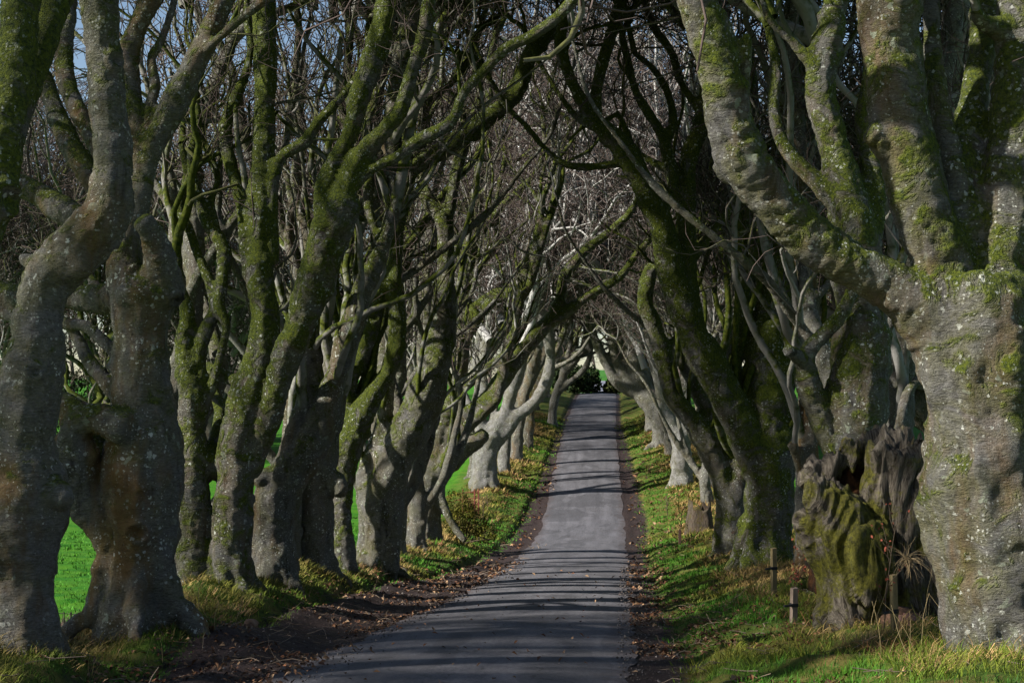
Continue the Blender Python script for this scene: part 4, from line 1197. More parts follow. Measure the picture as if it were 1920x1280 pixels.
    link("dry_grass", me)["kind"] = "stuff"
    # field grass where the meadow shows between the near trunks
    K = 3600
    d = np.exp(rng.uniform(math.log(21), math.log(70), K)); x = road_c(d) - rng.uniform(6.5, 20, K)
    c = np.array([0.026, 0.145, 0.003]) * rng.uniform(0.6, 1.5, (K, 1)) + np.array([0.03, 0.03, 0]) * rng.random((K, 1))
    cen = np.stack([x, d, np.zeros_like(x)], 1)
    v, (q, t3), cc = blades(cen, None, 10, rng.uniform(0.06, 0.13, K), np.full(K, 0.6), np.maximum(0.01, d * 0.0006), c, rng, 0.7, np.full(K, 0.3))
    me = mesh_np("field_grass", v, [q, t3], GRASS, False, cols=cc)
    link("field_grass", me)["kind"] = "stuff"
    # a few tall dry stalks
    K = 26
    x = np.concatenate([rng.uniform(-5.2, -4.0, K // 2), rng.uniform(3.6, 5.2, K - K // 2)]); d = np.concatenate([rng.uniform(17.5, 22, K // 2), rng.uniform(13.6, 17, K - K // 2)])
    P, Rr = grow(np.stack([x, d, GZ(x, d)], 1), rng.normal(0, 0.25, (K, 3)) * (1, 1, 0) + (0, 0, 1), np.full(K, 0.004), rng.uniform(0.35, 0.8, K), 6, rng, 0.12, -0.02, 0.5)
    v, q = tubes(P, Rr, 3)
    me = mesh_np("dry_stalks", v, q, GRASS, True, cols=np.tile([0.38, 0.29, 0.14], (len(v), 1)))
    link("dry_stalks", me)["kind"] = "stuff"
make_grass()


def make_litter():
    rng = np.random.default_rng(8)
    X, D = [], []
    for side, K, a, b, w0, w1 in ((-1, 3600, 13, 48, -2.2, 0.3), (1, 3000, 12.3, 48, -0.7, 0.5), (1, 4200, 12.3, 30, 0.2, 4.2), (-1, 1600, 14, 40, 0.0, 3.0), (-1, 170, 14, 45, -5.5, -2.0), (1, 700, 48, 90, -0.8, 2.5), (-1, 700, 48, 90, -1.0, 2.0)):
        x, d, off = verge_points(K, rng, a, b, side, w0, w1)
        k = noise2(x, d, 0.9, 51) > -0.25
        X.append(x[k]); D.append(d[k])
    x = np.concatenate(X); d = np.concatenate(D); N = len(x)
    z = np.where(np.abs(x - road_c(d)) < HALF - 0.05, road_z(d) + 0.075, GZ(x, d) + rng.uniform(0.004, 0.03, N))
    a = rng.uniform(0, 6.283, N); L = rng.uniform(0.028, 0.05, N) * np.maximum(1, d / 26)
    tilt = rng.normal(0, 0.45, (N, 2))
    u = np.stack([np.cos(a), np.sin(a), tilt[:, 0]], 1) * L[:, None]; w = np.stack([-np.sin(a), np.cos(a), tilt[:, 1]], 1) * (L * 0.55)[:, None]
    p = np.stack([x, d, z], 1); up = np.array((0, 0, 1)) * (L * 0.35)[:, None]
    v = np.stack([p - u, p - w * 0.9 + up, p + u, p + w * 0.9 + up], 1).reshape(-1, 3)
    o = np.arange(N)[:, None] * 4
    t3 = np.concatenate([np.concatenate([o, o + 1, o + 2], 1), np.concatenate([o, o + 2, o + 3], 1)])
    pal = np.array([[0.16, 0.065, 0.03], [0.24, 0.12, 0.06], [0.09, 0.04, 0.025], [0.30, 0.19, 0.11], [0.06, 0.035, 0.025]])
    c = pal[rng.integers(0, 5, N)] * rng.uniform(0.6, 1.2, (N, 1))
    link("leaf_litter", mesh_np("leaf_litter", v, t3, LEAF, False, cols=np.repeat(c, 4, axis=0)))["kind"] = "stuff"
    # small twigs and grit on the muddy margins
    K = 520
    x, d, off = verge_points(K, rng, 12.6, 60, -1, -2.2, 0.6)
    x2, d2, _ = verge_points(380, rng, 12.4, 50, 1, -0.6, 3.0)
    x = np.concatenate([x, x2]); d = np.concatenate([d, d2]); K = len(x)
    P, Rr = grow(np.stack([x, d, GZ(x, d) + 0.015], 1), rng.normal(0, 1, (K, 3)) * (1, 1, 0.05), rng.uniform(0.003, 0.008, K) * np.maximum(1, d / 25), rng.uniform(0.12, 0.5, K), 4, rng, 0.25, -0.02, 0.6)
    v, q = tubes(P, Rr, 4)
    c = np.repeat(np.array([0.2, 0.15, 0.11]) * rng.uniform(0.3, 1.3, (K, 1)), 16, axis=0)
    link("fallen_twigs", mesh_np("fallen_twigs", v, q, LEAF, True, cols=c))["kind"] = "stuff"
    K = 2200
    x, d, off = verge_points(K, rng, 12.6, 45, -1, -2.5, -0.1)
    x2, d2, _ = verge_points(1500, rng, 12.4, 45, 1, -0.9, -0.05)
    x3 = rng.uniform(-1.9, 1.9, 160); d3 = np.exp(rng.uniform(math.log(14.5), math.log(40), 160)); x3 += road_c(d3)
    x = np.concatenate([x, x2, x3]); d = np.concatenate([d, d2, d3]); K = len(x)
    z = np.where(np.abs(x - road_c(d)) < HALF, road_z(d) + 0.06, GZ(x, d))
    r = rng.uniform(0.006, 0.022, K) * np.maximum(1, d / 25); r[-160:] *= 0.6
    oc = np.array([(1, 0, 0), (0, 1, 0), (-1, 0, 0), (0, -1, 0), (0, 0, 0.7), (0, 0, -0.7)], float)
    v = np.stack([x, d, z], 1)[:, None, :] + oc[None] * r[:, None, None] * rng.uniform(0.6, 1.4, (K, 6, 1))
    f = np.array([(0, 1, 4), (1, 2, 4), (2, 3, 4), (3, 0, 4), (1, 0, 5), (2, 1, 5), (3, 2, 5), (0, 3, 5)])
    t3 = (np.arange(K)[:, None, None] * 6 + f[None]).reshape(-1, 3)
    pal = np.array([[0.09, 0.07, 0.065], [0.045, 0.035, 0.032], [0.16, 0.14, 0.13]])
    link("grit", mesh_np("grit", v.reshape(-1, 3), t3, LEAF, False, cols=np.repeat(pal[rng.integers(0, 3, K)], 6, axis=0)))["kind"] = "stuff"
make_litter()

# ------------------------------------------------------------------ leafy masses: gorse, evergreens, distant wood
def leaf_cloud(centres, radii, n, size, rng, cols, elong=2.0, shell=0.55):
    """n leaf faces spread through lumpy ellipsoids"""
    K = len(centres)
    vol = np.prod(radii, axis=1) ** 0.8
    ci = rng.choice(K, n, p=vol / vol.sum())
    w = rng.normal(0, 1, (n, 3)); w /= np.linalg.norm(w, axis=1, keepdims=True)
    rr = rng.uniform(shell, 1.0, n) ** 0.7 * (1 + 0.22 * vnoise(w * 2.4 + ci[:, None] * 3.3, 61))
    p = centres[ci] + w * rr[:, None] * radii[ci]
    ax = w * 0.7 + rng.normal(0, 0.6, (n, 3)) + (0, 0, 0.3); ax /= np.linalg.norm(ax, axis=1, keepdims=True)
    sd = np.cross(ax, rng.normal(0, 1, (n, 3))); sd /= np.linalg.norm(sd, axis=1, keepdims=True) + 1e-9
    L = size * rng.uniform(0.6, 1.4, n)
    v = np.stack([p - ax * (L * 0.5)[:, None], p + sd * (L / elong / 2)[:, None], p + ax * (L * 0.5)[:, None], p - sd * (L / elong / 2)[:, None]], 1).reshape(-1, 3)
    q = np.arange(n * 4).reshape(-1, 4)
    cl = 0.5 + 0.5 * vnoise(p * 1.7 / max(0.3, radii.mean()), 62)
    c = cols[0] + (np.array(cols[1]) - cols[0]) * (cl * rng.uniform(0.6, 1.3, n))[:, None]
    return v, q, np.repeat(np.clip(c, 0.004, 1), 4, axis=0)


STEM = plain("shrub_stem", (0.045, 0.032, 0.022), (0.12, 0.09, 0.06), 9)
def shrub(name, label, cat, px, py, d, lumps, n, size, cols, seed, group=None, elong=2.2, stems=9, extra=None):
    """lumps: (dx, dd, z, rx, ry, rz) in metres about the foot"""
    rng = np.random.default_rng(seed)
    x = (px - 960) / F * d
    z = float(GZ(np.array([x]), np.array([d]))[0])
    root = thing(name, label, cat, (x, d, z), group)
    L = np.array(lumps, float)
    v, q, c = leaf_cloud(L[:, :3], L[:, 3:], n, size, rng, cols, elong)
    k = v.reshape(-1, 4, 3)[:, :, 2].min(1) > -0.1
    q = np.arange(k.sum() * 4).reshape(-1, 4); v = v.reshape(-1, 4, 3)[k].reshape(-1, 3); c = c.reshape(-1, 4, 3)[k].reshape(-1, 3)
    link("foliage", mesh_np("foliage", v, q, LEAF, False, cols=c), root)
    S = np.tile([0, 0, -0.15], (stems, 1)) + rng.normal(0, 0.12, (stems, 3)) * (1, 1, 0)
    tgt = L[rng.integers(0, len(L), stems), :3]
    dirs = tgt - S
    P, Rr = grow(S, dirs, rng.uniform(0.02, 0.045, stems), np.linalg.norm(dirs, axis=1) * 1.25, 6, rng, 0.15, 0.03, 0.3)
    s2, d2, r2, l2 = children(P, Rr, 6, rng, 0.3, 0.8, 0.2, 0.5, L[:, 3:].mean() * 0.8, 0.2, 0.006)
    P2, R2 = grow(s2, d2, r2, l2, 4, rng, 0.25, 0.05, 0.4)
    va, qa = tubes(P, Rr, 5); vb, qb = tubes(P2, R2, 3)
    link("stem", mesh_np("stem", np.concatenate([va, vb]), np.concatenate([qa, qb + len(va)]), STEM), root)
    return root


shrub("gorse_bush", "dark gorse bush with yellow green tips, leaning toward the lane on the left verge", "bush", 868, 985, 55.0,
      [(-0.2, 0, 1.5, 0.55, 0.6, 0.5), (0.05, 0, 1.0, 0.6, 0.6, 0.55), (0.45, 0, 0.7, 0.6, 0.5, 0.5), (0.9, -0.1, 0.35, 0.5, 0.5, 0.4), (-0.3, 0, 0.7, 0.5, 0.5, 0.6)],
      5200, 0.10, ((0.012, 0.020, 0.004), (0.16, 0.15, 0.012)), 21, elong=2.8)
for k, (px, py, d, w, h, lab) in enumerate(((1083, 738, 157, 1.6, 3.3, "dark evergreen bush left of the bright lane end, nearest the lane"),
                                           (1064, 738, 158, 1.5, 3.0, "dark evergreen bush in the middle of the clump at the lane end"),
                                           (1046, 740, 154, 1.8, 3.6, "dark evergreen bush under the pale curving arms at the lane end"),
                                           (1106, 738, 160, 1.3, 3.2, "bright topped evergreen bush closest to the little green field"),
                                           (1152, 738, 160, 1.3, 1.9, "low olive bush right of the bright lane end"))):
    shrub("evergreen_bush", lab, "bush", px, py, d, [(0, 0, h * 0.62, w * 0.8, w * 0.8, h * 0.38), (-w * 0.3, 0, h * 0.35, w * 0.7, w * 0.7, h * 0.35), (w * 0.35, 0, h * 0.33, w * 0.7, w * 0.7, h * 0.33)],
          1500, 0.34, ((0.006, 0.014, 0.004), (0.035, 0.065, 0.012)) if k != 4 else ((0.02, 0.03, 0.006), (0.09, 0.10, 0.02)), 40 + k, "bushes at the far end of the lane", 1.7)
# evergreen shrubs in the field edge, seen between the two nearest left trunks and beyond
for k, (px, d, w, h, lab) in enumerate(((150, 120, 3.2, 6.0, "dark evergreen shrub across the field, seen between the two nearest left trunks"),
                                       (425, 130, 3.0, 5.5, "dark evergreen shrub across the field, seen past the double trunked beech"))):
    shrub("evergreen_shrub", lab, "bush", px, 760, d, [(0, 0, h * 0.6, w * 0.8, w * 0.8, h * 0.42), (-w * 0.6, 0, h * 0.35, w * 0.8, w * 0.7, h * 0.36), (w * 0.6, 0, h * 0.36, w * 0.8, w * 0.7, h * 0.36)],
          5200, 0.26, ((0.006, 0.016, 0.006), (0.03, 0.06, 0.016)), 60 + k, "evergreen shrubs at the field edge", 1.6)


def far_wood():
    rng = np.random.default_rng(77)
    X, D = [], []
    for a, b, d0, d1, K in ((-150, 4, 165, 215, 52), (40, 150, 165, 215, 26), (-6, 45, 250, 285, 16)):
        X.append(rng.uniform(a, b, K)); D.append(rng.uniform(d0, d1, K))
    x = np.concatenate(X); d = np.concatenate(D); K = len(x)
    z = ground_z(x, d)
    P0, R0 = grow(np.stack([x, d, z - 0.4], 1), rng.normal(0, 0.12, (K, 3)) + (0, 0, 1), rng.uniform(0.25, 0.42, K), rng.uniform(13, 20, K), 7, rng, 0.10, 0.1, 0.2)
    s, dd, r, l = children(P0, R0, 9, rng, 0.12, 0.95, 0.35, 0.5, 5.0, 1.5, 0.07)
    P1, R1 = grow(s, dd, r, l, 5, rng, 0.28, 0.10, 0.3)
    s, dd, r, l = children(P1, R1, 6, rng, 0.15, 0.9, 0.2, 0.5, 2.4, 0.8, 0.045)
    P2, R2 = grow(s, dd, r, l, 4, rng, 0.3, 0.06, 0.6)
    V, Q, off = [], [], 0
    for P, Rr, sd in ((P0, R0, 5), (P1, R1, 4), (P2, R2, 3)):
        v, q = tubes(P, Rr, sd); V.append(v); Q.append(q + off); off += len(v)
    v = np.concatenate(V)
    o = link("distant_wood", mesh_np("distant_wood", v, np.concatenate(Q), TWIG, attrs={"thick": np.zeros(len(v))}))
    o["kind"] = "stuff"; tag(o, "bare brown winter wood along the far edges of the fields", "wood"); o.color = (0.2, 0.1, 0.2, 1)
    # the fine spray of the same wood
    K2 = 195
    cx = np.concatenate([rng.uniform(-150, 5, 100), rng.uniform(34, 150, 95)]); cd = rng.uniform(170, 215, K2)
    cx[-45:] = rng.uniform(-5, 52, 45); cd[-45:] = rng.uniform(262, 292, 45)
    cen = np.stack([cx, cd, ground_z(cx, cd) + rng.uniform(2.5, 17, K2)], 1)
    rad = np.stack([rng.uniform(3, 5.5, K2), rng.uniform(2, 4, K2), rng.uniform(2.8, 4.6, K2)], 1)
    v, q, c = leaf_cloud(cen, rad, 46000, 1.6, rng, ((0.014, 0.011, 0.010), (0.050, 0.037, 0.032)), 17.0, 0.05)
    o = link("brushwood", mesh_np("brushwood", v, q, LEAF, False, cols=c)); o["kind"] = "stuff"
    # rough hedge along its foot
    n = 2600
    cx = np.concatenate([np.linspace(-150, -10, 60), np.linspace(34, 150, 44)]); cd = np.concatenate([np.linspace(140, 190, 60), np.full(44, 160.)]) + rng.normal(0, 1.5, 104)
    cz = ground_z(cx, cd)
    cen = np.stack([cx, cd, cz + 0.9], 1); rad = np.stack([rng.uniform(1.3, 2.2, 104), rng.uniform(0.9, 1.5, 104), rng.uniform(0.9, 1.9, 104)], 1)
    v, q, c = leaf_cloud(cen, rad, 15000, 0.42, rng, ((0.03, 0.026, 0.018), (0.10, 0.085, 0.05)), 3.2, 0.2)
    o = link("field_hedge", mesh_np("field_hedge", v, q, LEAF, False, cols=c))
    o["kind"] = "stuff"
far_wood()

# ------------------------------------------------------------------ hollow stump on the right verge
DEADWOOD = None
def make_deadwood():
    t = NT("dead_wood", 0.9, 0.2)
    P = t.pos(); al = t.attr("along"); th = t.attr("around")
    v = t.add("ShaderNodeCombineXYZ", i_0=t.math('MULTIPLY', th, 9.0), i_1=t.math('MULTIPLY', al, 1.1))
    fib = t.noise(v.outputs[0], 4.0, 6, 0.7, 0.6)
    c = t.mix(t.ramp(fib, 0.35, 0.66), (0.020, 0.015, 0.010), (0.24, 0.205, 0.16))
    m = t.noise(P, 2.2, 5, 0.65, 0.5)
    nx = t.add("ShaderNodeSeparateXYZ", i_0=t.add("ShaderNodeNewGeometry").outputs["Normal"])
    mf = t.math('ADD', t.math('ADD', t.ramp(m, 0.4, 0.6), t.math('MULTIPLY', t.attr("mossy"), 0.8)), t.math('MULTIPLY', t.math('SUBTRACT', t.noise(P, 11, 5, 0.75), 0.5), 1.8))
    c = t.mix(t.math('MULTIPLY', t.ramp(mf, 0.55, 1.15), 0.9), c, t.mix(t.ramp(t.noise(P, 18, 4, 0.7), 0.35, 0.65), (0.040, 0.042, 0.005), (0.165, 0.155, 0.016)))
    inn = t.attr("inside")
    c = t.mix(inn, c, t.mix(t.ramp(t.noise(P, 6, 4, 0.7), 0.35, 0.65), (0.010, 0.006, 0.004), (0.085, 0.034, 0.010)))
    t.col(c)
    t.bump(t.math('ADD', t.math('MULTIPLY', fib, 2.2), t.noise(P, 22, 4, 0.7)), 1.0, 0.05)
    return t.m
DEADWOOD = make_deadwood()


def hollow_stump():
    d = 17.6
    base = at(1655, 1185, d)
    gz = base[2]
    root = thing("hollow_stump", "broken hollow tree stump, mossy and split, leaning against the giant right hand beech", "tree stump", (base[0], d, gz))
    spec = [  # depth offset, then x y r in photo pixels
        (0.00, [1708, 1215, 62, 1708, 1120, 56, 1704, 1020, 56, 1692, 930, 48, 1690, 850, 40]),
        (0.10, [1745, 1215, 50, 1752, 1100, 48, 1745, 1000, 44, 1738, 900, 38, 1728, 838, 32]),
        (0.02, [1664, 1000, 46, 1660, 930, 40, 1660, 865, 32, 1664, 842, 24]),
        (-0.10, [1600, 1215, 44, 1592, 1130, 38, 1590, 1070, 50, 1588, 1010, 60, 1570, 962, 50, 1532, 925, 36, 1512, 918, 24]),
        (-0.22, [1632, 1120, 46, 1622, 1060, 60, 1612, 1010, 54, 1606, 985, 40]),
        (0.10, [1560, 1200, 26, 1566, 1110, 24, 1556, 1030, 40, 1536, 960, 40]),
        (-0.05, [1650, 1210, 30, 1640, 1140, 30, 1650, 1080, 40]),
        (0.52, [1600, 1100, 80, 1590, 1000, 74, 1582, 930, 62, 1580, 880, 40]),
        (0.50, [1660, 1100, 80, 1655, 1000, 74, 1650, 920, 62, 1645, 862, 42]),
        (0.20, [1520, 905, 22, 1542, 878, 20, 1575, 862, 20, 1602, 852, 20]),
        (0.40, [1590, 858, 22, 1625, 842, 24, 1665, 836, 28, 1705, 832, 28]),
    ]
    chains = []
    for dd, p in spec:
        p = np.array(p, float).reshape(-1, 3)
        chains.append(catmull(np.array([[*at(x, y, d + dd), r * d / F] for x, y, r in p])))
    V, Q, n = [], [], 0
    for c in chains:
        v, qs = tubes(c[None, :, :3], c[None, :, 3], 10, cap=True)
        V.append(v); Q.append([q + n for q in qs]); n += len(v)
    v, nrm, q = remesh_body(np.concatenate(V), [np.concatenate([x[0] for x in Q]), np.concatenate([x[1] for x in Q])], 0.024, 4)
    lab, rad, tz = seg_nearest(v, chains)
    zz = v[:, 2] - gz
    # twisting grain: ridges run up the wood, drifting sideways
    g = v.copy(); g[:, 0] += 0.22 * np.sin(zz * 1.5) + 0.12 * vnoise(v * 1.4, 77)
    g = g * (1, 1, 0.16)
    h = 0.07 * vnoise(g * 6.5, 41) + 0.045 * (1 - 2 * np.abs(vnoise(g * 13.0, 42))) + 0.022 * vnoise(g * 27.0, 43) + 0.06 * vnoise(v * 3.2, 44)
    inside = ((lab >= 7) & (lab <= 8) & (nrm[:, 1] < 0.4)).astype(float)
    top = sstep(1.55, 2.0, zz)
    v = v + nrm * (h * (1 - 0.5 * inside))[:, None]
    v[:, 2] += np.maximum(top, 0.8 * (lab == 9)) * (0.13 * vnoise(v * (9, 9, 0.5), 45) + 0.07 * vnoise(v * (21, 21, 0.5), 46))
    px_ = (v[:, 0] / d * F + 960)
    mossy = np.exp(-((px_ - 1598) / 78) ** 2) * np.exp(-((zz - 1.05) / 0.7) ** 2) * 1.5
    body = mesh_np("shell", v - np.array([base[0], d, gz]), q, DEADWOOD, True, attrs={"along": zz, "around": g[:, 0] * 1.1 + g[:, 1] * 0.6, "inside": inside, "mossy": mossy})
    link("shell", body, root)
    rng = np.random.default_rng(12)
    for k2 in range(12):
        px, py = [(1530, 890), (1560, 868), (1590, 856), (1612, 846), (1640, 836), (1655, 838), (1672, 830), (1690, 832), (1704, 828), (1716, 826), (1728, 830), (1738, 832)][k2]
        p = at(px, py + 22, d + (0.3 if k2 < 5 else 0.05)) - np.array([base[0], d, gz])
        hgt = rng.uniform(0.10, 0.24); w = rng.uniform(0.02, 0.045)
        pts = np.array([[*p, w], [*(p + (rng.normal(0, .02), 0, hgt * 0.5)), w * 0.75], [*(p + (rng.normal(0, .035), 0, hgt)), 0.005]])
        vv, qq = tubes(pts[None, :, :3], pts[None, :, 3], 5, cap=True, twist=rng.uniform(0, 1))
        o0 = np.zeros(len(vv))
        link("splinter", mesh_np("splinter", vv, qq, DEADWOOD, False, attrs={"along": vv[:, 2], "around": vv[:, 0] * 2, "inside": o0 + .2, "mossy": o0 + 0.2}), root)
hollow_stump()

# small rotten stump further along the right verge
def small_stump():
    d = 60.0
    b = at(1312, 955, d)
    gz = float(GZ(np.array([b[0]]), np.array([d]))[0])
    rng = np.random.default_rng(14)
    nth, nt = 28, 14
    th = np.linspace(0, 6.2832, nth, endpoint=False)
    H = 1.25 + 0.22 * np.sin(th * 2 + 1) + rng.normal(0, 0.09, nth)
    t = np.linspace(0, 1, nt)[:, None]
    z = -0.2 + (H[None] + 0.2) * t
    r = (0.62 - 0.16 * np.clip(z, 0, 1)) * (1 + 0.10 * np.sin(th * 5)[None]) + rng.normal(0, 0.015, (nt, nth))
    G = np.stack([np.cos(th)[None] * r, np.sin(th)[None] * r, z], -1)
    inn = np.stack([np.cos(th)[None] * r[-1:] * 0.7, np.sin(th)[None] * r[-1:] * 0.7, np.array([[0.75]]) + 0 * th[None]], -1)
    G = np.concatenate([G, inn]); n = len(G)
    i = np.arange(n - 1)[:, None] * nth + np.arange(nth)[None]; i2 = np.arange(n - 1)[:, None] * nth + (np.arange(nth)[None] + 1) % nth
    q = np.stack([i, i2, i2 + nth, i + nth], -1).reshape(-1, 4)
    w = np.zeros(n * nth)
    ins = np.repeat(np.array([0.35] * nt + [1.0]), nth)
    root = thing("tree_stump", "small dark rotten stump in the straw on the right verge", "tree stump", (b[0], d, gz))
    link("shell", mesh_np("shell", G.reshape(-1, 3), [q, np.arange((n - 1) * nth, n * nth)[None]], DEADWOOD, True, attrs={"along": G[..., 2].ravel(), "around": np.tile(th, (n, 1)).ravel(), "inside": ins, "mossy": w}), root)
small_stump()

# ------------------------------------------------------------------ saplings, stakes, straps
STAKE = plain("sawn_stake", (0.10, 0.075, 0.035), (0.26, 0.20, 0.10), 14, bump=0.5, stretch=(1, 1, 0.15))
STAKE_OLD = plain("weathered_stake", (0.10, 0.075, 0.06), (0.24, 0.18, 0.14), 14, bump=0.5, stretch=(1, 1, 0.15))
RUBBER = plain("strap_rubber", (0.008, 0.008, 0.009), (0.02, 0.02, 0.022), 20, rough=0.6)
GUARD = plain("tree_guard", (0.03, 0.018, 0.014), (0.07, 0.04, 0.03), 20)


def box_bm(verts_lo, w, h, top=0.0, bev=0.004):
    import bmesh
    bm = bmesh.new()
    bmesh.ops.create_cube(bm, size=1.0)
    for v in bm.verts:
        v.co.x *= w; v.co.y *= w; v.co.z = (v.co.z + 0.5) * h
        if v.co.z > h * 0.5: v.co.z += v.co.x * top
    bmesh.ops.bevel(bm, geom=bm.edges[:], offset=bev, segments=1, affect='EDGES')
    me = bpy.data.meshes.new("box"); bm.to_mesh(me); bm.free()
    return me


def stake(px, py, d, hpx, wpx, label, mat=STAKE, tilt=(0, 0), strap=0.62):
    b = at(px, py, d); h = hpx * d / F; w = wpx * d / F
    gz = float(GZ(np.array([b[0]]), np.array([d]))[0])
    root = thing("wooden_stake", label, "stake", (b[0], d, gz), "wooden stakes on the right verge")
    root.rotation_euler = (tilt[0], tilt[1], 0.3)
    h += b[2] - gz if b[2] > gz else 0
    me = box_bm(None, w, h + 0.3, 0.15); me.materials.append(mat)
    o = link("post", me, root); o.location.z = -0.3
    if strap:
        m2 = box_bm(None, w * 1.16, 0.05, 0, 0.003); m2.materials.append(RUBBER)
        o = link("strap", m2, root); o.location.z = h * strap
        m3 = box_bm(None, 0.028, 0.17, 0, 0.003); m3.materials.append(RUBBER)
        o = link("tie", m3, root); o.location = (-w * 0.55, -0.03, h * strap + 0.025); o.rotation_euler = (0, -math.pi / 2, 0.4)
    return root


stake(1451, 1120, 24.0, 92, 9, "pale wooden stake with a black strap by the foot of the upright grey green beech")
stake(1488, 1190, 19.5, 64, 11, "short weathered stake with a black strap left of the hollow stump", STAKE_OLD, (0.0, 0.03), 0.45)
stake(1678, 1216, 16.6, 102, 11, "nearest pale stake with a black strap, in front of the hollow stump", STAKE, (0, -0.02), 0.30)


def sapling(px, py, d, hpx, label, seed, leaves, col=(0.20, 0.045, 0.025), lean=0.0, guard=False, group="young beech saplings on the verges"):
    rng = np.random.default_rng(seed)
    b = at(px, py, d); h = hpx * d / F
    gz = float(GZ(np.array([b[0]]), np.array([d]))[0])
    root = thing("beech_sapling", label, "sapling", (b[0], d, gz), group)
    P, Rr = grow(np.array([[0, 0, -0.1]]), np.array([[lean, 0, 1.0]]), np.array([max(0.008, d * 0.00028)]), np.array([h + 0.1]), 9, rng, 0.05, 0.05, 0.35)
    s, dd, r, l = children(P, Rr, 13, rng, 0.22, 0.8, 0.35, 0.55, h * 0.28, 0.08, max(0.004, d * 0.00018))
    P2, R2 = grow(s, dd, r, l, 5, rng, 0.2, 0.06, 0.5)
    va, qa = tubes(P, Rr, 6); vb, qb = tubes(P2, R2, 4)
    link("stem", mesh_np("stem", np.concatenate([va, vb]), np.concatenate([qa, qb + len(va)]), STEM), root)
    if leaves:
        pts = P2[rng.integers(0, len(P2), leaves), rng.integers(1, 5, leaves)] + rng.normal(0, 0.015, (leaves, 3))
        a = rng.normal(0, 1, (leaves, 3)); a[:, 2] -= 0.6; a /= np.linalg.norm(a, axis=1, keepdims=True)
        sd = np.cross(a, rng.normal(0, 1, (leaves, 3))); sd /= np.linalg.norm(sd, axis=1, keepdims=True)
        nn = np.cross(a, sd)
        L = rng.uniform(0.03, 0.055, leaves) * max(1, d / 22)
        vv = np.stack([pts, pts + (a * 0.5 + sd * 0.3 + nn * 0.06) * L[:, None], pts + a * L[:, None], pts + (a * 0.5 - sd * 0.3 + nn * 0.06) * L[:, None]], 1)
        cc = np.array(col) * rng.uniform(0.4, 1.3, (leaves, 1)) + np.array([0.03, 0.015, 0.01]) * rng.random((leaves, 1))
        fo = mesh_np("leaves", vv.reshape(-1, 3), np.arange(leaves * 4).reshape(-1, 4), LEAF, False, cols=np.repeat(cc, 4, axis=0))
        o = link("leaves", fo, root); o["kind"] = "stuff"
    if guard:
        me = box_bm(None, 0.10, h * 0.45, 0, 0.01); me.materials.append(GUARD)
        link("tree_guard", me, root)
    return root


sapling(1655, 1232, 16.6, 212, "red leaved sapling tied to the nearest stake", 3, 46)
sapling(1488, 1160, 20.0, 118, "bushy red leaved sapling left of the hollow stump", 4, 110, lean=0.1)
sapling(1381, 1068, 36.0, 72, "dark sapling at the foot of the leaning beech with the sawn arm", 5, 14, guard=True)
sapling(1275, 1022, 55.0, 66, "sapling in a dark guard on the straw of the right verge", 6, 0, guard=True)
sapling(1291, 1008, 58.0, 40, "slim bare sapling right of the dark guarded one", 7, 0)
sapling(1252, 956, 70.0, 42, "pale bare sapling whip below the bright white trunk", 8, 0)
sapling(907, 960, 64.0, 48, "bare sapling whip beside the gorse bush", 9, 0)
sapling(915, 940, 70.0, 40, "thin sapling at the foot of the pale sunlit beech", 10, 0)
sapling(991, 838, 93.0, 44, "thin reddish sapling by the brown footed beech", 11, 0)

# ------------------------------------------------------------------ fungus, stone, tuft, fallen branch
SOILB = plain("leafy_soil", (0.03, 0.018, 0.012), (0.12, 0.065, 0.04), 22, bump=0.8)
FUNGUS = plain("fungus_skin", (0.13, 0.06, 0.045), (0.30, 0.17, 0.14), 18, rough=0.8, bump=0.4)
STONE = plain("brown_stone", (0.12, 0.07, 0.045), (0.28, 0.18, 0.12), 9, bump=0.6)


def lump_mesh(name, r, squash, seed, mat, amp=0.18, sub=3):
    import bmesh
    bm = bmesh.new(); bmesh.ops.create_icosphere(bm, subdivisions=sub, radius=1.0)
    co = np.array([v.co[:] for v in bm.verts])
    n = 1 + amp * vnoise(co * 1.6 + seed * 3.1, seed) + amp * 0.5 * vnoise(co * 4 + seed, seed + 1)
    co = co * n[:, None] * r; co[:, 2] *= squash
    for v, c in zip(bm.verts, co): v.co = c
    for f in bm.faces: f.smooth = True
    me = bpy.data.meshes.new(name); bm.to_mesh(me); bm.free(); me.materials.append(mat)
    return me


b = at(1700, 1205, 16.9)
gz = float(GZ(np.array([b[0]]), np.array([16.9]))[0])
root = thing("fungus_cluster", "heap of rounded pinkish brown fungus caps beside the nearest stake", "fungus", (b[0], 16.9, gz))
rng = random.Random(5)
for k, (px, py, r) in enumerate(((1688, 1162, 12), (1702, 1160, 13), (1694, 1176, 11), (1710, 1172, 12), (1684, 1182, 12), (1700, 1184, 13), (1715, 1186, 11), (1706, 1198, 13), (1690, 1198, 11), (1720, 1200, 10), (1678, 1170, 9), (1712, 1160, 9))):
    p = at(px, py, 16.9 + rng.uniform(-0.12, 0.12))
    o = link("cap", lump_mesh("cap", r * 16.9 / F, 0.8, k, FUNGUS, 0.22, 2), root)
    o.location = Vector(p) - Vector((b[0], 16.9, gz)); o.rotation_euler = (rng.uniform(-.4, .4), rng.uniform(-.4, .4), rng.uniform(0, 6))
mound = link("mound", lump_mesh("mound", 0.25, 0.8, 33, SOILB, 0.25), root); mound.location = (0.02, 0.22, 0.0)

b = at(470, 1172, 21.5)
o = link("stone", lump_mesh("stone", 0.12, 0.75, 7, STONE, 0.3)); o.location = (b[0], 21.5, float(GZ(np.array([b[0]]), np.array([21.5]))[0]) + 0.05)
tag(o, "reddish brown stone in the grass at the edge of the muddy margin, left side", "stone")

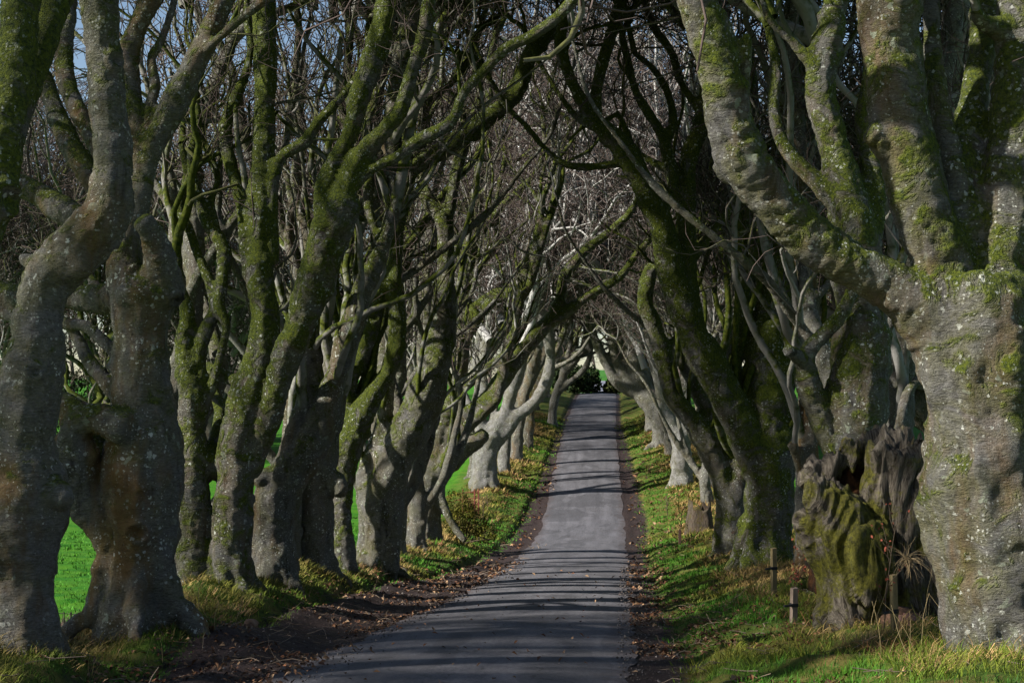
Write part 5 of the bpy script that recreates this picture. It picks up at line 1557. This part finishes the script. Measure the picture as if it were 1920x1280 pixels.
# dry tuft growing out of the stump
rng = np.random.default_rng(91)
c0 = at(1702, 1050, 16.75)
n = 70
a = rng.normal(0, 1, (n, 3)) * (1, 0.6, 0.7) + (0.05, -0.5, 0.15)
P, Rr = grow(np.tile(c0, (n, 1)) + rng.normal(0, 0.03, (n, 3)), a, np.full(n, 0.004), rng.uniform(0.15, 0.34, n), 6, rng, 0.15, -0.22, 0.3)
v, q = tubes(P, Rr, 3)
o = link("grass_tuft", mesh_np("grass_tuft", v - c0, q, GRASS, True, cols=np.repeat(np.array([0.30, 0.22, 0.12]) * rng.uniform(0.4, 1.3, (n, 1)), 18, axis=0)))
o.location = c0
tag(o, "dry grass tuft hanging from the side of the hollow stump", "grass tuft")

for px, py, d, L, ang, lab in ((1232, 1122, 25.0, 0.75, 0.35, "bare fallen branch lying on the right verge by the road edge"), (1345, 1112, 25.5, 0.9, 0.9, "bark strewn fallen branch on the grassy right bank")):
    rng = np.random.default_rng(int(px))
    b = at(px, py, d); gz = float(GZ(np.array([b[0]]), np.array([d]))[0])
    P, Rr = grow(np.array([[0, 0, 0.02]]), np.array([[math.cos(ang), math.sin(ang), 0.08]]), np.array([0.014]), np.array([L]), 8, rng, 0.12, 0.0, 0.4)
    s, dd, r, l = children(P, Rr, 5, rng, 0.2, 0.7, 0.1, 0.6, 0.25, 0.1, 0.005)
    P2, R2 = grow(s, dd, r, l, 4, rng, 0.2, 0.0, 0.4)
    va, qa = tubes(P, Rr, 6); vb, qb = tubes(P2, R2, 4)
    o = link("fallen_branch", mesh_np("fallen_branch", np.concatenate([va, vb]), np.concatenate([qa, qb + len(va)]), STAKE_OLD)); o.location = (b[0], d, gz)
    tag(o, lab, "branch")

# ------------------------------------------------------------------ wire fence and pale puddle-like strip in the left field, red gate, lane beyond the crest
WIRE = plain("rusty_wire", (0.10, 0.075, 0.07), (0.22, 0.17, 0.155), 30, rough=0.6, bump=0, metal=0.3)
PUDDLE_BLUE = plain("puddle_blue", (0.30, 0.34, 0.42), (0.50, 0.53, 0.60), 8, rough=0.5)  # blue of sky-reflecting puddles, put into the colour of a flat strip
REDMETAL = plain("red_paint", (0.10, 0.025, 0.02), (0.20, 0.05, 0.04), 12, rough=0.6)
SOIL = plain("bare_soil", (0.05, 0.03, 0.028), (0.13, 0.085, 0.075), 7, bump=0.6)


def tube_obj(name, paths, r, sides, mat, parent):
    V, Q, off = [], [], 0
    for p in paths:
        p = np.array(p, float)
        v, q = tubes(p[None], np.full((1, len(p)), r), sides); V.append(v); Q.append(q + off); off += len(v)
    return link(name, mesh_np(name, np.concatenate(V), np.concatenate(Q), mat), parent)


def fence():
    d = 23.0
    x0, x1 = at(40, 1150, d)[0], at(330, 1150, d)[0]
    top = at(130, 1149, d)[2]; h = top - float(ground_z(np.array([at(130, 1149, d)[0]]), np.array([d]))[0])
    root = thing("wire_fence", "low rusty fence of close upright wires between the two nearest left trunks", "fence", (x0, d, top - h))
    g = lambda x: 0.03 * math.sin(x * 3.1)
    n = 0
    x = 0.0
    while x < x1 - x0:
        j = 0.012 * math.sin(x * 37.0)
        o = tube_obj("upright", [[(0, 0, -0.35), (0.004, 0.004, h * 0.5), (0.0, 0.0, h + 0.03 * math.sin(x * 23.0))]], 0.0085, 4, WIRE, root) if n == 0 else None
        if n == 0: proto = o
        else:
            o = proto.copy(); COL.objects.link(o); o.parent = root
        o.location = (x, j, g(x)); o.rotation_euler = (0, 0.05 * math.sin(x * 51.0), 0)
        x += 0.055; n += 1
    for zz in (0.05, 0.3, h - 0.03):
        tube_obj("wire", [[(t * (x1 - x0), 0.005, zz + g(t * (x1 - x0))) for t in np.linspace(0, 1, 16)]], 0.006, 4, WIRE, root)
    for xx in (0.0, x1 - x0):
        me = box_bm(None, 0.08, h + 0.6, 0.2); me.materials.append(STAKE_OLD); o = link("post", me, root); o.location = (xx, 0.06, -0.45)
    # pale strip in place of puddle reflections, and a rail, just behind
    p = at(182, 1172, 24.2)
    gz = float(GZ(np.array([p[0]]), np.array([24.2]))[0])
    import bmesh
    for nm, lab, off, sz, col in (("puddle_strip", "pale bluish strip behind the wire fence, standing in for puddle reflections", 0.0, (0.9, 0.20, 0.035), PUDDLE_BLUE), ("rail", "grey rail lying on the soil behind the wire fence", -0.9, (1.2, 0.06, 0.05), STAKE_OLD)):
        bm = bmesh.new(); bmesh.ops.create_cube(bm, size=1)
        for v in bm.verts: v.co = Vector((v.co.x * sz[0], v.co.y * sz[1], v.co.z * sz[2]))
        bmesh.ops.bevel(bm, geom=bm.edges[:], offset=0.006, segments=1, affect='EDGES')
        me = bpy.data.meshes.new(nm); bm.to_mesh(me); bm.free(); me.materials.append(col)
        yy = 24.2 + off
        gz2 = float(GZ(np.array([p[0]]), np.array([yy]))[0])
        o = link(nm, me); o.location = (p[0], yy, gz2 + 0.10); o.rotation_euler = (0.35, 0.02, 0.12)
        tag(o, lab, nm)
fence()


def gate():
    d = 68.0
    a = at(868, 905, d); gz = float(GZ(np.array([a[0]]), np.array([d]))[0])
    root = thing("field_gate", "red brown metal gate half hidden behind the gorse bush", "gate", (a[0], d, gz))
    W, H = 0.75, 1.25
    for x in (0, W * 0.75, W): tube_obj("gate_post", [[(x, 0, -0.3), (x, 0, H * 0.5), (x, 0, H)]], 0.035, 8, REDMETAL, root)
    for z in (0.25, 0.55, 0.85, 1.15): tube_obj("rail", [[(-0.9, 0.05, z - 0.35), (-0.3, 0.02, z - 0.12), (W, 0, z)]], 0.022, 6, REDMETAL, root)
gate()


def lane_beyond():
    d = np.linspace(166, 236, 60); u = np.linspace(-1, 1, 13)
    Dg, U = np.meshgrid(d, u, indexing='ij')
    c = np.interp(d, [166, 200, 236], [(1130 - 960) / F * 166, (1128 - 960) / F * 200, (1127 - 960) / F * 236])
    X = c[:, None] + U * 1.5
    Z = GZ(X.ravel(), Dg.ravel()).reshape(X.shape) * 0 + ground_z(X.ravel(), Dg.ravel()).reshape(X.shape) + 0.16 - 0.05 * U ** 2
    i = np.arange(59)[:, None] * 13 + np.arange(12)[None]
    q = np.stack([i, i + 1, i + 14, i + 13], -1).reshape(-1, 4)
    m = plain("pale_gravel", (0.10, 0.10, 0.115), (0.26, 0.26, 0.30), 0.8, rough=0.5, bump=0.2)
    link("lane_beyond", mesh_np("lane_beyond", np.stack([X, Dg, Z], -1).reshape(-1, 3), q, m))["kind"] = "structure"
lane_beyond()
if __name__ == "__main__":
    pass
